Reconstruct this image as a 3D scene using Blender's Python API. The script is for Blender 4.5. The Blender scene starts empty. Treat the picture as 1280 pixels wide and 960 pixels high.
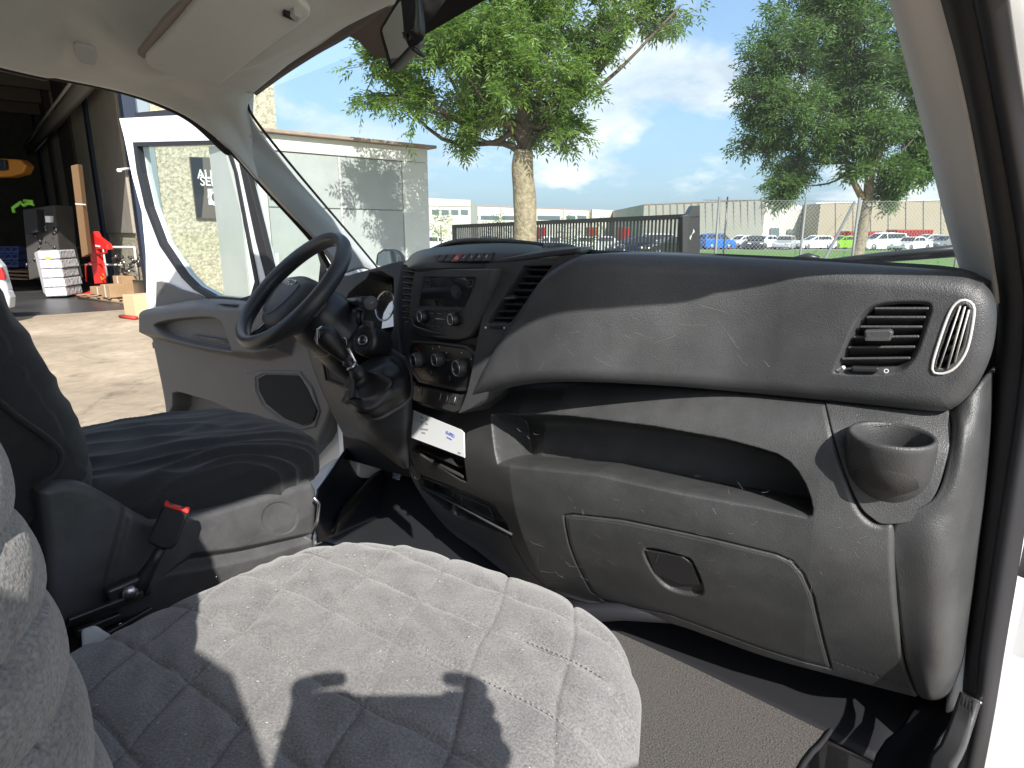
import bpy, bmesh, random
from math import *
import numpy as np
from mathutils import Vector, Matrix
random.seed(4); rng = np.random.default_rng(4)
S = bpy.context.scene; COL = S.collection
# ------------------------------------------------------------ camera
# The origin is the lens, 1.85 m above the yard; +Y is the van's forward direction, +X its right side.
F = 787.0; TH = radians(13.6); PS = radians(34); GROUND = -1.85; CABF = -1.0
cd = bpy.data.cameras.new('camera'); cam = bpy.data.objects.new('camera', cd); COL.objects.link(cam)
cd.sensor_width = 36; cd.sensor_fit = 'HORIZONTAL'; cd.lens = F/1280*36; cd.clip_start = 0.02; cd.clip_end = 3000
cam.rotation_euler = (radians(90)-TH, 0, PS); S.camera = cam
# ------------------------------------------------------------ sun and sky
SUN = Vector((.45, -.33, .43)).normalized()
sl = bpy.data.lights.new('sun', 'SUN'); sl.energy = 4.0; sl.angle = radians(.5); sl.color = (1, .955, .88)
so = bpy.data.objects.new('sun', sl); COL.objects.link(so); so.rotation_euler = SUN.to_track_quat('Z', 'Y').to_euler(); so.location = (6, -6, 12)
S.view_settings.view_transform = 'Standard'; S.view_settings.look = 'None'; S.view_settings.gamma = 1
S.view_settings.use_curve_mapping = False; S.view_settings.exposure = 1.05
S.cycles.diffuse_bounces = 7; S.cycles.max_bounces = 14; S.cycles.transparent_max_bounces = 24
W = bpy.data.worlds.new('World'); S.world = W; W.use_nodes = True
def world():
    nt = W.node_tree; N = nt.nodes; L = nt.links; N.clear()
    out = N.new('ShaderNodeOutputWorld'); bg = N.new('ShaderNodeBackground'); bg.inputs[1].default_value = .130
    sky = N.new('ShaderNodeTexSky'); sky.sky_type = 'NISHITA'; sky.sun_disc = False
    sky.sun_elevation = asin(SUN.z); sky.sun_rotation = atan2(SUN.x, SUN.y); sky.dust_density = 1.2; sky.air_density = 1.0; sky.ozone_density = 2.0
    tc = N.new('ShaderNodeTexCoord')
    # clouds: direction flattened towards a cloud layer
    sep = N.new('ShaderNodeSeparateXYZ'); L.new(tc.outputs['Generated'], sep.inputs[0])
    mz = N.new('ShaderNodeMath'); mz.operation = 'MAXIMUM'; L.new(sep.outputs[2], mz.inputs[0]); mz.inputs[1].default_value = 0
    az = N.new('ShaderNodeMath'); az.operation = 'ADD'; L.new(mz.outputs[0], az.inputs[0]); az.inputs[1].default_value = .38
    dv = N.new('ShaderNodeVectorMath'); dv.operation = 'DIVIDE'; L.new(tc.outputs['Generated'], dv.inputs[0])
    cb = N.new('ShaderNodeCombineXYZ')
    for i in range(3): L.new(az.outputs[0], cb.inputs[i])
    L.new(cb.outputs[0], dv.inputs[1])
    def noise(sc, det, dist, off):
        m = N.new('ShaderNodeMapping'); m.inputs['Location'].default_value = off; L.new(dv.outputs[0], m.inputs[0])
        n = N.new('ShaderNodeTexNoise'); n.inputs['Scale'].default_value = sc; n.inputs['Detail'].default_value = det; n.inputs['Roughness'].default_value = .55; n.inputs['Distortion'].default_value = dist
        L.new(m.outputs[0], n.inputs[0]); return n.outputs[0]
    n1 = noise(2.3, 9, .15, (3.1, 1.7, 0)); n2 = noise(1.0, 4, .2, (7.3, 2.2, 1))
    r1 = N.new('ShaderNodeValToRGB'); L.new(n1, r1.inputs[0]); r1.color_ramp.elements[0].position = .485; r1.color_ramp.elements[1].position = .58
    r2 = N.new('ShaderNodeValToRGB'); L.new(n2, r2.inputs[0]); r2.color_ramp.elements[0].position = .36; r2.color_ramp.elements[0].color = (.45, .45, .45, 1); r2.color_ramp.elements[1].position = .65
    mm = N.new('ShaderNodeMath'); mm.operation = 'MULTIPLY'; L.new(r1.outputs[0], mm.inputs[0]); L.new(r2.outputs[0], mm.inputs[1])
    pw = N.new('ShaderNodeMath'); pw.operation = 'ADD'; L.new(mm.outputs[0], pw.inputs[0]); pw.inputs[1].default_value = .05; pw.use_clamp = True
    # grey blue murk low over the land
    hz = N.new('ShaderNodeMapRange'); L.new(mz.outputs[0], hz.inputs[0]); hz.inputs[1].default_value = 0; hz.inputs[2].default_value = .42; hz.inputs[3].default_value = .78; hz.inputs[4].default_value = 0
    mk_ = N.new('ShaderNodeMix'); mk_.data_type = 'RGBA'; L.new(hz.outputs[0], mk_.inputs[0]); L.new(sky.outputs[0], mk_.inputs[6]); mk_.inputs[7].default_value = (.95, 1.7, 2.65, 1)
    # cloud tone: bright tops, blue grey bellies
    n3 = noise(3.6, 7, .2, (1, 5, 2))
    r3 = N.new('ShaderNodeValToRGB'); L.new(n3, r3.inputs[0]); r3.color_ramp.elements[0].position = .35; r3.color_ramp.elements[1].position = .62
    r3.color_ramp.elements[0].color = (3.0, 3.45, 3.95, 1); r3.color_ramp.elements[1].color = (5.0, 5.2, 5.4, 1)
    mx = N.new('ShaderNodeMix'); mx.data_type = 'RGBA'; L.new(pw.outputs[0], mx.inputs[0]); L.new(mk_.outputs[2], mx.inputs[6]); L.new(r3.outputs[0], mx.inputs[7])
    L.new(mx.outputs[2], bg.inputs[0]); L.new(bg.outputs[0], out.inputs[0])
world()
# ------------------------------------------------------------ pixel rays of the 1280 x 960 photograph
RX = np.array([cos(PS), sin(PS), 0]); HX = np.array([-sin(PS), cos(PS), 0])
def ray(px, py):
    a = px-640.; b = 480.-py
    h = F*cos(TH)+b*sin(TH); z = -F*sin(TH)+b*cos(TH)
    return np.array([-sin(PS)*h+cos(PS)*a, cos(PS)*h+sin(PS)*a, z])
def P(px, py, X=None, Y=None, Z=None, H=None):
    r = ray(px, py)
    if X is not None: s = X/r[0]
    elif Y is not None: s = Y/r[1]
    elif Z is not None: s = Z/r[2]
    else: s = H/r.dot(HX)
    return r*s
def nrm(v): v = np.array(v, float); return v/np.linalg.norm(v)
class Fr:
    """a working plane: origin o, axes u (across), v (up), n (towards the viewer)"""
    def __init__(s, o, n, up=(0, 0, 1)):
        s.o = np.array(o, float); s.n = nrm(n); s.u = nrm(np.cross(up, s.n)); s.v = np.cross(s.n, s.u)
    def hit(s, px, py, c=0.):
        r = ray(px, py); k = ((s.o+s.n*c).dot(s.n))/r.dot(s.n); p = r*k-s.o
        return p.dot(s.u), p.dot(s.v)
    def hitf(s, px, py, f, off=0.):
        c = 0.; a, b = s.hit(px, py)
        for i in range(25):
            c = c+.6*(float(f(np.array(a), np.array(b)))+off-c); a, b = s.hit(px, py, c)
        return a, b
    def pt(s, a, b, c=0.):
        a, b, c = np.broadcast_arrays(np.asarray(a, float), np.asarray(b, float), np.asarray(c, float))
        return s.o+a[..., None]*s.u+b[..., None]*s.v+c[..., None]*s.n
    def mat(s, a=0, b=0, c=0):
        p = s.pt(a, b, c)
        return Matrix(((s.u[0], s.v[0], s.n[0], p[0]), (s.u[1], s.v[1], s.n[1], p[1]), (s.u[2], s.v[2], s.n[2], p[2]), (0, 0, 0, 1)))
# ------------------------------------------------------------ things, parts
LOC = {}
def thing(name, label, cat, loc=(0, 0, 0), group=None):
    o = bpy.data.objects.new(name, None); o.empty_display_size = .1; COL.objects.link(o); o.location = tuple(float(x) for x in loc)
    o['label'] = label; o['category'] = cat
    if group: o['group'] = group
    LOC[o] = np.array(loc, float); return o
def tag(o, label, cat, group=None):
    o['label'] = label; o['category'] = cat
    if group: o['group'] = group
    return o
def mk(name, V, Fs, mat, parent=None, smooth=True, kind=None, label=None, bevel=0, seg=2):
    V = np.asarray(V, float).reshape(-1, 3)
    if parent is not None: V = V-LOC[parent]
    me = bpy.data.meshes.new(name); me.from_pydata(V.tolist(), [], [list(map(int, f)) for f in Fs]); me.update()
    if smooth: me.polygons.foreach_set('use_smooth', [True]*len(me.polygons))
    o = bpy.data.objects.new(name, me); COL.objects.link(o)
    if mat: me.materials.append(mat)
    if parent is not None: o.parent = parent; LOC[o] = LOC[parent]
    else: LOC[o] = np.zeros(3)
    if kind: o['kind'] = kind
    if label: o['label'] = label
    if bevel:
        b = o.modifiers.new('b', 'BEVEL'); b.width = bevel; b.segments = seg; b.limit_method = 'ANGLE'; b.angle_limit = radians(35)
    return o
class MB:
    """collects simple shapes for one mesh"""
    def __init__(s): s.V = []; s.F = []
    def add(s, V, Fs):
        k = len(s.V); s.V += [tuple(map(float, v)) for v in V]; s.F += [[i+k for i in f] for f in Fs]; return s
    def box(s, c, d, R=None):
        c = np.array(c, float); q = []
        for x in (-.5, .5):
            for y in (-.5, .5):
                for z in (-.5, .5):
                    w = np.array([x*d[0], y*d[1], z*d[2]]); q.append(c+(R@w if R is not None else w))
        return s.add(q, [(0, 1, 3, 2), (4, 6, 7, 5), (0, 4, 5, 1), (2, 3, 7, 6), (0, 2, 6, 4), (1, 5, 7, 3)])
    def bar(s, a, b, w, t=None, up=(0, 0, 1)):
        a = np.array(a, float); b = np.array(b, float); t = t or w; d = b-a; Ln = np.linalg.norm(d); d /= Ln
        x = np.cross(d, up)
        if np.linalg.norm(x) < 1e-4: x = np.cross(d, (1, 0, 0))
        x = nrm(x); y = np.cross(x, d); return s.box((a+b)/2, (w, Ln, t), np.stack([x, d, y], 1))
    def tube(s, path, r, n=10, caps=True, scale=None):
        path = np.array(path, float); m = len(path); rr = np.broadcast_to(np.asarray(r, float), (m,))
        T = np.gradient(path, axis=0); T /= np.linalg.norm(T, axis=1)[:, None]+1e-12
        up = np.array([0, 0, 1.]) if abs(T[0][2]) < .9 else np.array([1., 0, 0])
        x = nrm(np.cross(T[0], up)); V = []
        for i in range(m):
            x = nrm(x-T[i]*x.dot(T[i])); y = np.cross(T[i], x)
            for k in range(n):
                a = 2*pi*k/n; V.append(path[i]+rr[i]*(cos(a)*x+sin(a)*y))
        Fs = [(i*n+k, i*n+(k+1) % n, (i+1)*n+(k+1) % n, (i+1)*n+k) for i in range(m-1) for k in range(n)]
        if caps: Fs += [tuple(range(n))[::-1], tuple((m-1)*n+k for k in range(n))]
        return s.add(V, Fs)
    def lathe(s, o, ax, prof, n=28, up=None, cap=True):
        """prof: (radius, height along ax)"""
        ax = nrm(ax); u = nrm(np.cross(ax, (0, 0, 1) if abs(ax[2]) < .9 else (1, 0, 0))); v = np.cross(ax, u); o = np.array(o, float); V = []
        for r, h in prof:
            for k in range(n):
                a = 2*pi*k/n; V.append(o+ax*h+r*(cos(a)*u+sin(a)*v))
        m = len(prof); Fs = [(i*n+k, i*n+(k+1) % n, (i+1)*n+(k+1) % n, (i+1)*n+k) for i in range(m-1) for k in range(n)]
        if cap: Fs += [tuple(range(n))[::-1], tuple((m-1)*n+k for k in range(n))]
        return s.add(V, Fs)
    def build(s, name, mat, parent=None, **k): return mk(name, s.V, s.F, mat, parent, **k)
def grid_faces(nu, nv, flip=False):
    i, j = np.meshgrid(np.arange(nu-1), np.arange(nv-1), indexing='ij'); i = i.ravel(); j = j.ravel()
    q = np.stack([i*nv+j, (i+1)*nv+j, (i+1)*nv+j+1, i*nv+j+1], 1)
    return (q[:, ::-1] if flip else q).tolist()
def resample(pts, n, smooth=False):
    pts = np.array(pts, float)
    if smooth and len(pts) > 2: pts = catmull(pts, 12)
    d = np.r_[0, np.cumsum(np.linalg.norm(np.diff(pts, axis=0), axis=1))]; t = np.linspace(0, d[-1], n)
    return np.stack([np.interp(t, d, pts[:, k]) for k in range(pts.shape[1])], 1)
def catmull(p, n, closed=False):
    p = np.array(p, float); m = len(p)
    if closed: q = np.concatenate([p[-1:], p, p[:2]]); segs = m
    else: q = np.concatenate([2*p[:1]-p[1:2], p, 2*p[-1:]-p[-2:-1]]); segs = m-1
    out = []
    for i in range(segs):
        a, b, c, d = q[i], q[i+1], q[i+2], q[i+3]
        for t in np.linspace(0, 1, n, endpoint=False):
            out.append(.5*((2*b)+(-a+c)*t+(2*a-5*b+4*c-d)*t*t+(-a+3*b-3*c+d)*t**3))
    if not closed: out.append(p[-1])
    return np.array(out)
def surf(name, rows, mat, parent=None, nu=40, nv=40, thick=0, flip=False, raw=False, **k):
    """smooth sheet through rows of control points; a point is (px, py, Y) back onto that plane or a world point"""
    R = [catmull(r, 8) for r in rows]; A = np.array([resample(r, nv) for r in R])
    B = np.array([resample(catmull(A[:, j], 8), nu) for j in range(nv)])       # nv x nu x 3
    V = B.transpose(1, 0, 2)
    if raw: return V
    Fs = grid_faces(nu, nv, flip)
    o = mk(name, V.reshape(-1, 3), Fs, mat, parent, **k)
    if thick:
        m = o.modifiers.new('s', 'SOLIDIFY'); m.thickness = thick; m.offset = -1
    return o
def polydist(poly, A, B, closed=True):
    poly = np.array(poly, float); d = np.full(A.shape, 1e9); ins = np.zeros(A.shape, bool); n = len(poly)
    for i in range(n if closed else n-1):
        x0, y0 = poly[i]; x1, y1 = poly[(i+1) % n]; dx, dy = x1-x0, y1-y0; L2 = dx*dx+dy*dy+1e-15
        t = np.clip(((A-x0)*dx+(B-y0)*dy)/L2, 0, 1); d = np.minimum(d, np.hypot(A-x0-t*dx, B-y0-t*dy))
        if closed:
            c = ((y0 > B) != (y1 > B)); xs = x0+(B-y0)/(dy if abs(dy) > 1e-12 else 1e-12)*dx; ins ^= c & (A < xs)
    return np.where(ins, d, -d) if closed else d      # positive inside
def smooth(x): x = np.clip(x, 0, 1); return x*x*(3-2*x)
def hf(name, fr, top, bottom, left, right, mat, parent=None, nu=120, nv=80, f=None, feats=(), rnd=.0, skirt=.03, sm=True, edge_off=True, **k):
    """height field panel over a working plane; outline in pixels (top/bottom run left to right, left/right run downwards).
    feats: ('pit', px polygon, depth, wall) ('groove', px line, width, depth) ('bump', polygon, height, wall), floor function optional"""
    f = f or (lambda a, b: a*0.)
    off = -rnd if edge_off else 0.
    def ln(p, n): return np.array([fr.hitf(x, y, f, off) for x, y in resample(p, n, sm)])
    T, Bm, Lf, Rt = ln(top, nu), ln(bottom, nu), ln(left, nv), ln(right, nv)
    T[0] = Lf[0]; T[-1] = Rt[0]; Bm[0] = Lf[-1]; Bm[-1] = Rt[-1]
    s = np.linspace(0, 1, nu)[:, None, None]; t = np.linspace(0, 1, nv)[None, :, None]
    G = (1-t)*T[:, None]+t*Bm[:, None]+(1-s)*Lf[None]+s*Rt[None]-((1-s)*(1-t)*T[0]+s*(1-t)*T[-1]+(1-s)*t*Bm[0]+s*t*Bm[-1])
    A, B = G[..., 0], G[..., 1]
    C = f(A, B)+0*A
    if rnd:
        out = np.concatenate([T, Rt[1:], Bm[::-1][1:], Lf[::-1][1:-1]])[::2]; d = np.clip(polydist(out, A, B), 0, rnd)
        C = C-(rnd-np.sqrt(np.maximum(0, rnd*rnd-(rnd-d)**2)))
    drops = []
    for ft in feats:
        kind, poly = ft[0], ft[1]
        q = np.array([fr.hitf(x, y, f) for x, y in poly])
        if kind == 'groove':
            d = polydist(q, A, B, False); C = C-ft[3]*smooth(1-d/ft[2])
        else:
            if len(ft) > 4 and ft[4]: q = catmull(q, 5, True)
            d = polydist(q, A, B); sgn = -1 if kind == 'pit' else 1; w_ = smooth(d/ft[3])
            C = C+sgn*ft[2]*w_
            if len(ft) > 5: drops.append(ft[5]*smooth((d-.002)/(ft[3]*1.2)))
    for w_ in drops: B = B-w_
    V = fr.pt(A, B, C).reshape(-1, 3); Fs = grid_faces(nu, nv, True)
    ring = [i*nv for i in range(nu)]+[(nu-1)*nv+j for j in range(1, nv)]+[i*nv+nv-1 for i in range(nu-2, -1, -1)]+[j for j in range(nv-2, 0, -1)]
    if skirt:
        k0 = len(V); V = np.concatenate([V, V[ring]-fr.n*skirt]); m = len(ring)
        Fs += [(ring[i], ring[(i+1) % m], k0+(i+1) % m, k0+i) for i in range(m)]
    return mk(name, V, Fs, mat, parent, **k)
def prism(name, poly, fr, c0, c1, mat, parent=None, bevel=0, raw=False, sm=0, at=None, seg=2, **k):
    """plate with a pixel outline on a plane, from c0 to c1 along its normal (outline taken at height at or c1)"""
    at = c1 if at is None else at
    q = poly if raw else [fr.hit(x, y, at) for x, y in poly]
    if sm: q = catmull(q, sm, True)
    q = np.array(q); n = len(q)
    ar = .5*np.sum(q[:, 0]*np.roll(q[:, 1], -1)-np.roll(q[:, 0], -1)*q[:, 1])
    if ar < 0: q = q[::-1]
    V = np.concatenate([fr.pt(q[:, 0], q[:, 1], c0), fr.pt(q[:, 0], q[:, 1], c1)])
    Fs = [list(range(n))[::-1], list(range(n, 2*n))]+[[i, (i+1) % n, n+(i+1) % n, n+i] for i in range(n)]
    return mk(name, V, Fs, mat, parent, smooth=k.pop('smooth', False), bevel=bevel, seg=seg, **k)
def ringplate(name, outer, inner, fr, c0, c1, mat, parent=None, n=96, bevel=0, **k):
    """frame: outer and inner pixel outlines with matching starts"""
    def rs(p):
        q = np.array([fr.hit(x, y, c1) for x, y in p]+[fr.hit(*p[0], c1)]); return resample(q, n+1)[:-1]
    o, i = rs(outer), rs(inner)
    V = np.concatenate([fr.pt(o[:, 0], o[:, 1], c1), fr.pt(i[:, 0], i[:, 1], c1), fr.pt(o[:, 0], o[:, 1], c0), fr.pt(i[:, 0], i[:, 1], c0)])
    Fs = []
    for a in range(n):
        b = (a+1) % n; Fs += [(a, b, n+b, n+a), (2*n+a, 3*n+a, 3*n+b, 2*n+b), (a, 2*n+a, 2*n+b, b), (n+a, n+b, 3*n+b, 3*n+a)]
    return mk(name, V, Fs, mat, parent, smooth=False, bevel=bevel, **k)
def holed(name, outer, holes, fr, c0, c1, mat, parent=None, bevel=0, sm=(0, 0), raw=False, **k):
    from mathutils.geometry import tessellate_polygon
    loops = []
    for i, L in enumerate([outer]+list(holes)):
        q = L if raw else [fr.hit(x, y, c1) for x, y in L]; s_ = sm[min(i, 1)]
        if s_: q = catmull(q, s_, True)
        loops.append([Vector((float(a), float(b), 0)) for a, b in q])
    tri = tessellate_polygon(loops); q = np.array([(v.x, v.y) for L in loops for v in L]); n = len(q)
    V = np.concatenate([fr.pt(q[:, 0], q[:, 1], c1), fr.pt(q[:, 0], q[:, 1], c0)]); Fs = [list(t) for t in tri]+[[n+i for i in t[::-1]] for t in tri]; k0 = 0
    for L in loops:
        m = len(L); Fs += [[k0+i, k0+(i+1) % m, n+k0+(i+1) % m, n+k0+i] for i in range(m)]; k0 += m
    return mk(name, V, Fs, mat, parent, smooth=False, bevel=bevel, **k)
def text(name, body, M, size, mat, parent=None, ext=.0004, spacing=1.0, xs=1.0, shear=0):
    cu = bpy.data.curves.new('t', 'FONT'); cu.body = body; cu.size = size; cu.extrude = ext; cu.align_x = 'CENTER'; cu.align_y = 'CENTER'; cu.space_character = spacing; cu.shear = shear; cu.resolution_u = 3
    cu.offset = size*.012
    to = bpy.data.objects.new('t', cu); COL.objects.link(to); bpy.context.view_layer.update()
    me = bpy.data.meshes.new_from_object(to.evaluated_get(bpy.context.evaluated_depsgraph_get())); bpy.data.objects.remove(to)
    me.transform(M @ Matrix.Diagonal((xs, 1, 1, 1)))
    if parent is not None: me.transform(Matrix.Translation(-Vector(LOC[parent])))
    me.materials.clear(); me.materials.append(mat); me.name = name
    o = bpy.data.objects.new(name, me); COL.objects.link(o)
    if parent is not None: o.parent = parent; LOC[o] = LOC[parent]
    return o
def copy_tree(o, parent=None):
    c = o.copy(); COL.objects.link(c); LOC[c] = LOC.get(o)
    if parent is not None: c.parent = parent
    for ch in [x for x in KIDS.get(o, list(o.children))]: copy_tree(ch, c)
    return c
KIDS = {}
# ------------------------------------------------------------ materials
def mat(name, col, rough=.5, metal=0, bump=0, bscale=300, var=0, vscale=8, col2=None, spec=.5, sheen=0, coat=0, wear=0, bdet=3, trans=None):
    m = bpy.data.materials.new(name); m.use_nodes = True; nt = m.node_tree; N = nt.nodes; L = nt.links; b = N['Principled BSDF']
    b.inputs['Base Color'].default_value = (*col, 1); b.inputs['Roughness'].default_value = rough; b.inputs['Metallic'].default_value = metal
    b.inputs['Specular IOR Level'].default_value = spec; b.inputs['Sheen Weight'].default_value = sheen; b.inputs['Coat Weight'].default_value = coat
    tc = N.new('ShaderNodeTexCoord')
    if var or col2:
        n = N.new('ShaderNodeTexNoise'); n.inputs['Scale'].default_value = vscale; n.inputs['Detail'].default_value = 6; n.inputs['Roughness'].default_value = .65; L.new(tc.outputs['Object'], n.inputs[0])
        r = N.new('ShaderNodeValToRGB'); L.new(n.outputs[0], r.inputs[0]); r.color_ramp.elements[0].position = .32; r.color_ramp.elements[1].position = .68
        c2 = col2 or tuple(min(1, c*(1+var)) for c in col); c1 = col if col2 else tuple(c*(1-var) for c in col)
        r.color_ramp.elements[0].color = (*c1, 1); r.color_ramp.elements[1].color = (*c2, 1); L.new(r.outputs[0], b.inputs['Base Color'])
        if wear:
            r2 = N.new('ShaderNodeMapRange'); L.new(n.outputs[0], r2.inputs[0]); r2.inputs[3].default_value = rough-wear; r2.inputs[4].default_value = rough+wear; L.new(r2.outputs[0], b.inputs['Roughness'])
    if bump:
        n = N.new('ShaderNodeTexNoise'); n.inputs['Scale'].default_value = bscale; n.inputs['Detail'].default_value = bdet; L.new(tc.outputs['Object'], n.inputs[0])
        bp = N.new('ShaderNodeBump'); bp.inputs['Strength'].default_value = bump; bp.inputs['Distance'].default_value = .6/bscale; L.new(n.outputs[0], bp.inputs['Height']); L.new(bp.outputs[0], b.inputs['Normal'])
    return m
def glass(name, tint, k=.08, rough=0.0, dirt=0):
    """thin pane: mostly clear, tinted, with a fresnel reflection and some dust"""
    m = bpy.data.materials.new(name); m.use_nodes = True; nt = m.node_tree; N = nt.nodes; L = nt.links; N.clear()
    o = N.new('ShaderNodeOutputMaterial'); t = N.new('ShaderNodeBsdfTransparent'); t.inputs[0].default_value = (*tint, 1)
    g = N.new('ShaderNodeBsdfGlossy'); g.inputs['Roughness'].default_value = rough; lw = N.new('ShaderNodeLayerWeight'); lw.inputs[0].default_value = .5; p5 = N.new('ShaderNodeMath'); p5.operation = 'POWER'; L.new(lw.outputs['Facing'], p5.inputs[0]); p5.inputs[1].default_value = 5
    fr = N.new('ShaderNodeMath'); fr.operation = 'MULTIPLY_ADD'; L.new(p5.outputs[0], fr.inputs[0]); fr.inputs[1].default_value = .7; fr.inputs[2].default_value = k*.6
    mx = N.new('ShaderNodeMixShader'); L.new(fr.outputs[0], mx.inputs[0]); L.new(t.outputs[0], mx.inputs[1]); L.new(g.outputs[0], mx.inputs[2]); last = mx
    if dirt:
        tc = N.new('ShaderNodeTexCoord'); mp = N.new('ShaderNodeMapping'); mp.inputs['Rotation'].default_value = (0, .8, .5); mp.inputs['Scale'].default_value = (3, 14, 30); L.new(tc.outputs['Object'], mp.inputs[0])
        n = N.new('ShaderNodeTexNoise'); n.inputs['Scale'].default_value = 1; n.inputs['Detail'].default_value = 8; L.new(mp.outputs[0], n.inputs[0])
        n2 = N.new('ShaderNodeTexNoise'); n2.inputs['Scale'].default_value = 55; n2.inputs['Detail'].default_value = 2; L.new(tc.outputs['Object'], n2.inputs[0])
        r = N.new('ShaderNodeMapRange'); L.new(n.outputs[0], r.inputs[0]); r.inputs[1].default_value = .5; r.inputs[2].default_value = .85; r.inputs[3].default_value = dirt*.3; r.inputs[4].default_value = dirt*1.0
        r2 = N.new('ShaderNodeMapRange'); L.new(n2.outputs[0], r2.inputs[0]); r2.inputs[1].default_value = .76; r2.inputs[2].default_value = .80; r2.inputs[3].default_value = 0; r2.inputs[4].default_value = .2
        ad = N.new('ShaderNodeMath'); ad.operation = 'ADD'; L.new(r.outputs[0], ad.inputs[0]); L.new(r2.outputs[0], ad.inputs[1])
        tl = N.new('ShaderNodeBsdfTranslucent'); tl.inputs[0].default_value = (.6, .6, .6, 1)
        m2 = N.new('ShaderNodeMixShader'); L.new(ad.outputs[0], m2.inputs[0]); L.new(last.outputs[0], m2.inputs[1]); L.new(tl.outputs[0], m2.inputs[2]); last = m2
    L.new(last.outputs[0], o.inputs[0]); return m
M = {}
M.update(dict(
 dash=mat('dash_plastic', (.051, .053, .057), .43, bump=.75, bscale=520, var=.22, vscale=9, wear=.07),
 dash2=mat('lower_dash_plastic', (.052, .0535, .056), .41, bump=.75, bscale=520, var=.24, vscale=9, wear=.08),
 black=mat('black_plastic', (.022, .022, .024), .36, bump=.15, bscale=700),
 hole=mat('black_recess', (.006, .006, .006), .7),
 gloss=mat('glossy_black', (.008, .008, .009), .08),
 screen=mat('screen_glass', (.03, .03, .032), .03, spec=1.0, coat=1),
 chrome=mat('chrome', (.75, .75, .76), .16, metal=1),
 silver=mat('satin_silver', (.55, .55, .56), .3, metal=1),
 rubber=mat('rubber_seal', (.018, .018, .021), .62, bump=.4, bscale=1400),
 rubber2=mat('smooth_seal', (.022, .023, .028), .42),
 door=mat('door_panel_plastic', (.128, .121, .118), .5, bump=.3, bscale=800, var=.06, vscale=5),
 speaker=mat('speaker_cloth', (.018, .018, .018), .9, bump=1, bscale=900),
 liner=mat('headliner_cloth', (.66, .655, .635), .9, bump=.5, bscale=1200, var=.05, vscale=14),
 visor=mat('visor_vinyl', (.78, .765, .74), .8, bump=.3, bscale=1300, var=.03),
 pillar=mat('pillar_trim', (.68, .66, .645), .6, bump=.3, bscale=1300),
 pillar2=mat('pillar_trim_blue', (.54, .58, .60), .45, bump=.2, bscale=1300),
 clipm=mat('clip_plastic', (.55, .54, .52), .5),
 white=mat('white_paint', (.80, .81, .82), .25, coat=.6),
 brown=mat('frit_brown', (.13, .10, .088), .6),
 cloth=None, black_cloth=mat('black_seat_cloth', (.016, .017, .018), .85, bump=.8, bscale=700, sheen=.15, var=.2, vscale=60),
 seatplast=mat('seat_plastic', (.075, .075, .078), .5, bump=.4, bscale=700, var=.25, vscale=18, wear=.1),
 carpet=mat('carpet', (.030, .027, .026), .95, bump=1.8, bscale=260, col2=(.108, .099, .094), vscale=260, sheen=.1),
 blackmat=mat('rubber_floor', (.014, .015, .018), .5, bump=.4, bscale=500),
 bluecarpet=mat('kick_plastic', (.017, .020, .030), .38, bump=.2, bscale=500),
 red=mat('red_plastic', (.72, .03, .02), .4), redbtn=mat('red_button', (.38, .05, .055), .45),
 mark=mat('white_print', (.75, .75, .75), .5), markred=mat('red_print', (.55, .06, .05), .5),
 card=mat('card_paper', (.82, .85, .87), .35, coat=.3), blue=mat('blue_print', (.05, .09, .5), .5), grey=mat('grey_print', (.35, .36, .38), .6),
 leather=mat('leather', (.013, .013, .014), .42, bump=.5, bscale=420),
 wheelm=mat('wheel_leather', (.036, .038, .042), .36, bump=.3, bscale=900),
 metal=mat('dark_metal', (.09, .09, .09), .35, metal=.8), key=mat('key_metal', (.6, .6, .58), .25, metal=1),
))
M['screen'].node_tree.nodes['Principled BSDF'].inputs['Specular IOR Level'].default_value = 1.0; M['screen'].node_tree.nodes['Principled BSDF'].inputs['IOR'].default_value = 2.2
# ============================================================ DASHBOARD
dash = thing('dashboard', 'dark grey moulded plastic dashboard below the windscreen, with open shelf, glove box and cup holder', 'dashboard', (-.5, 1.2, -.4))
FD = Fr((0, 1.10, 0), (0, -1, 0))        # a = X, b = Z (u must be +X)
if FD.u[0] < 0: FD.u = -FD.u; FD.v = np.array([0, 0, 1.])
def zt(X): return np.interp(X, [-.9, -.80, -.62, -.37, -.02], [-.385, -.365, -.305, -.285, -.26])
PZ = np.linspace(.15, .95, 400); PY = np.interp(PZ, [.20, .285, .31, .34, .40, .47, .52, .60, .70, .80, .9], [1.17, 1.15, 1.11, 1.085, 1.07, 1.058, 1.058, 1.078, 1.12, 1.18, 1.25])
for _ in range(3): PY = np.convolve(np.r_[[PY[0]]*9, PY, [PY[-1]]*9], np.ones(19)/19, 'valid')
def Ylow(a, b):
    sh = (-.285-zt(a)); w = np.clip((b+.52)/.2, 0, 1)
    z = b+sh*w
    Y = np.interp(-z, PZ, PY)
    Y = Y+.33*np.clip(-.72-a, 0, .5)+.10*np.clip(a+.12, 0, .3)
    return Y
def clow(a, b): return 1.10-Ylow(a, b)
def Ypad(a, b): return 1.105-.125*smooth((-.22-a)/.42)+.10*(b+.15)**2*4
def cpad(a, b): return 1.10-Ypad(a, b)
vent_px = [(1040, 464), (1050, 440), (1063, 410), (1078, 388), (1098, 378), (1130, 375), (1160, 376), (1167, 386), (1162, 405), (1150, 440), (1138, 458), (1122, 468), (1090, 470), (1050, 469)]
side_px = [(1164, 462), (1168, 445), (1183, 400), (1193, 380), (1205, 374), (1217, 380), (1217, 396), (1209, 435), (1196, 458), (1182, 467), (1168, 467)]
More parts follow.
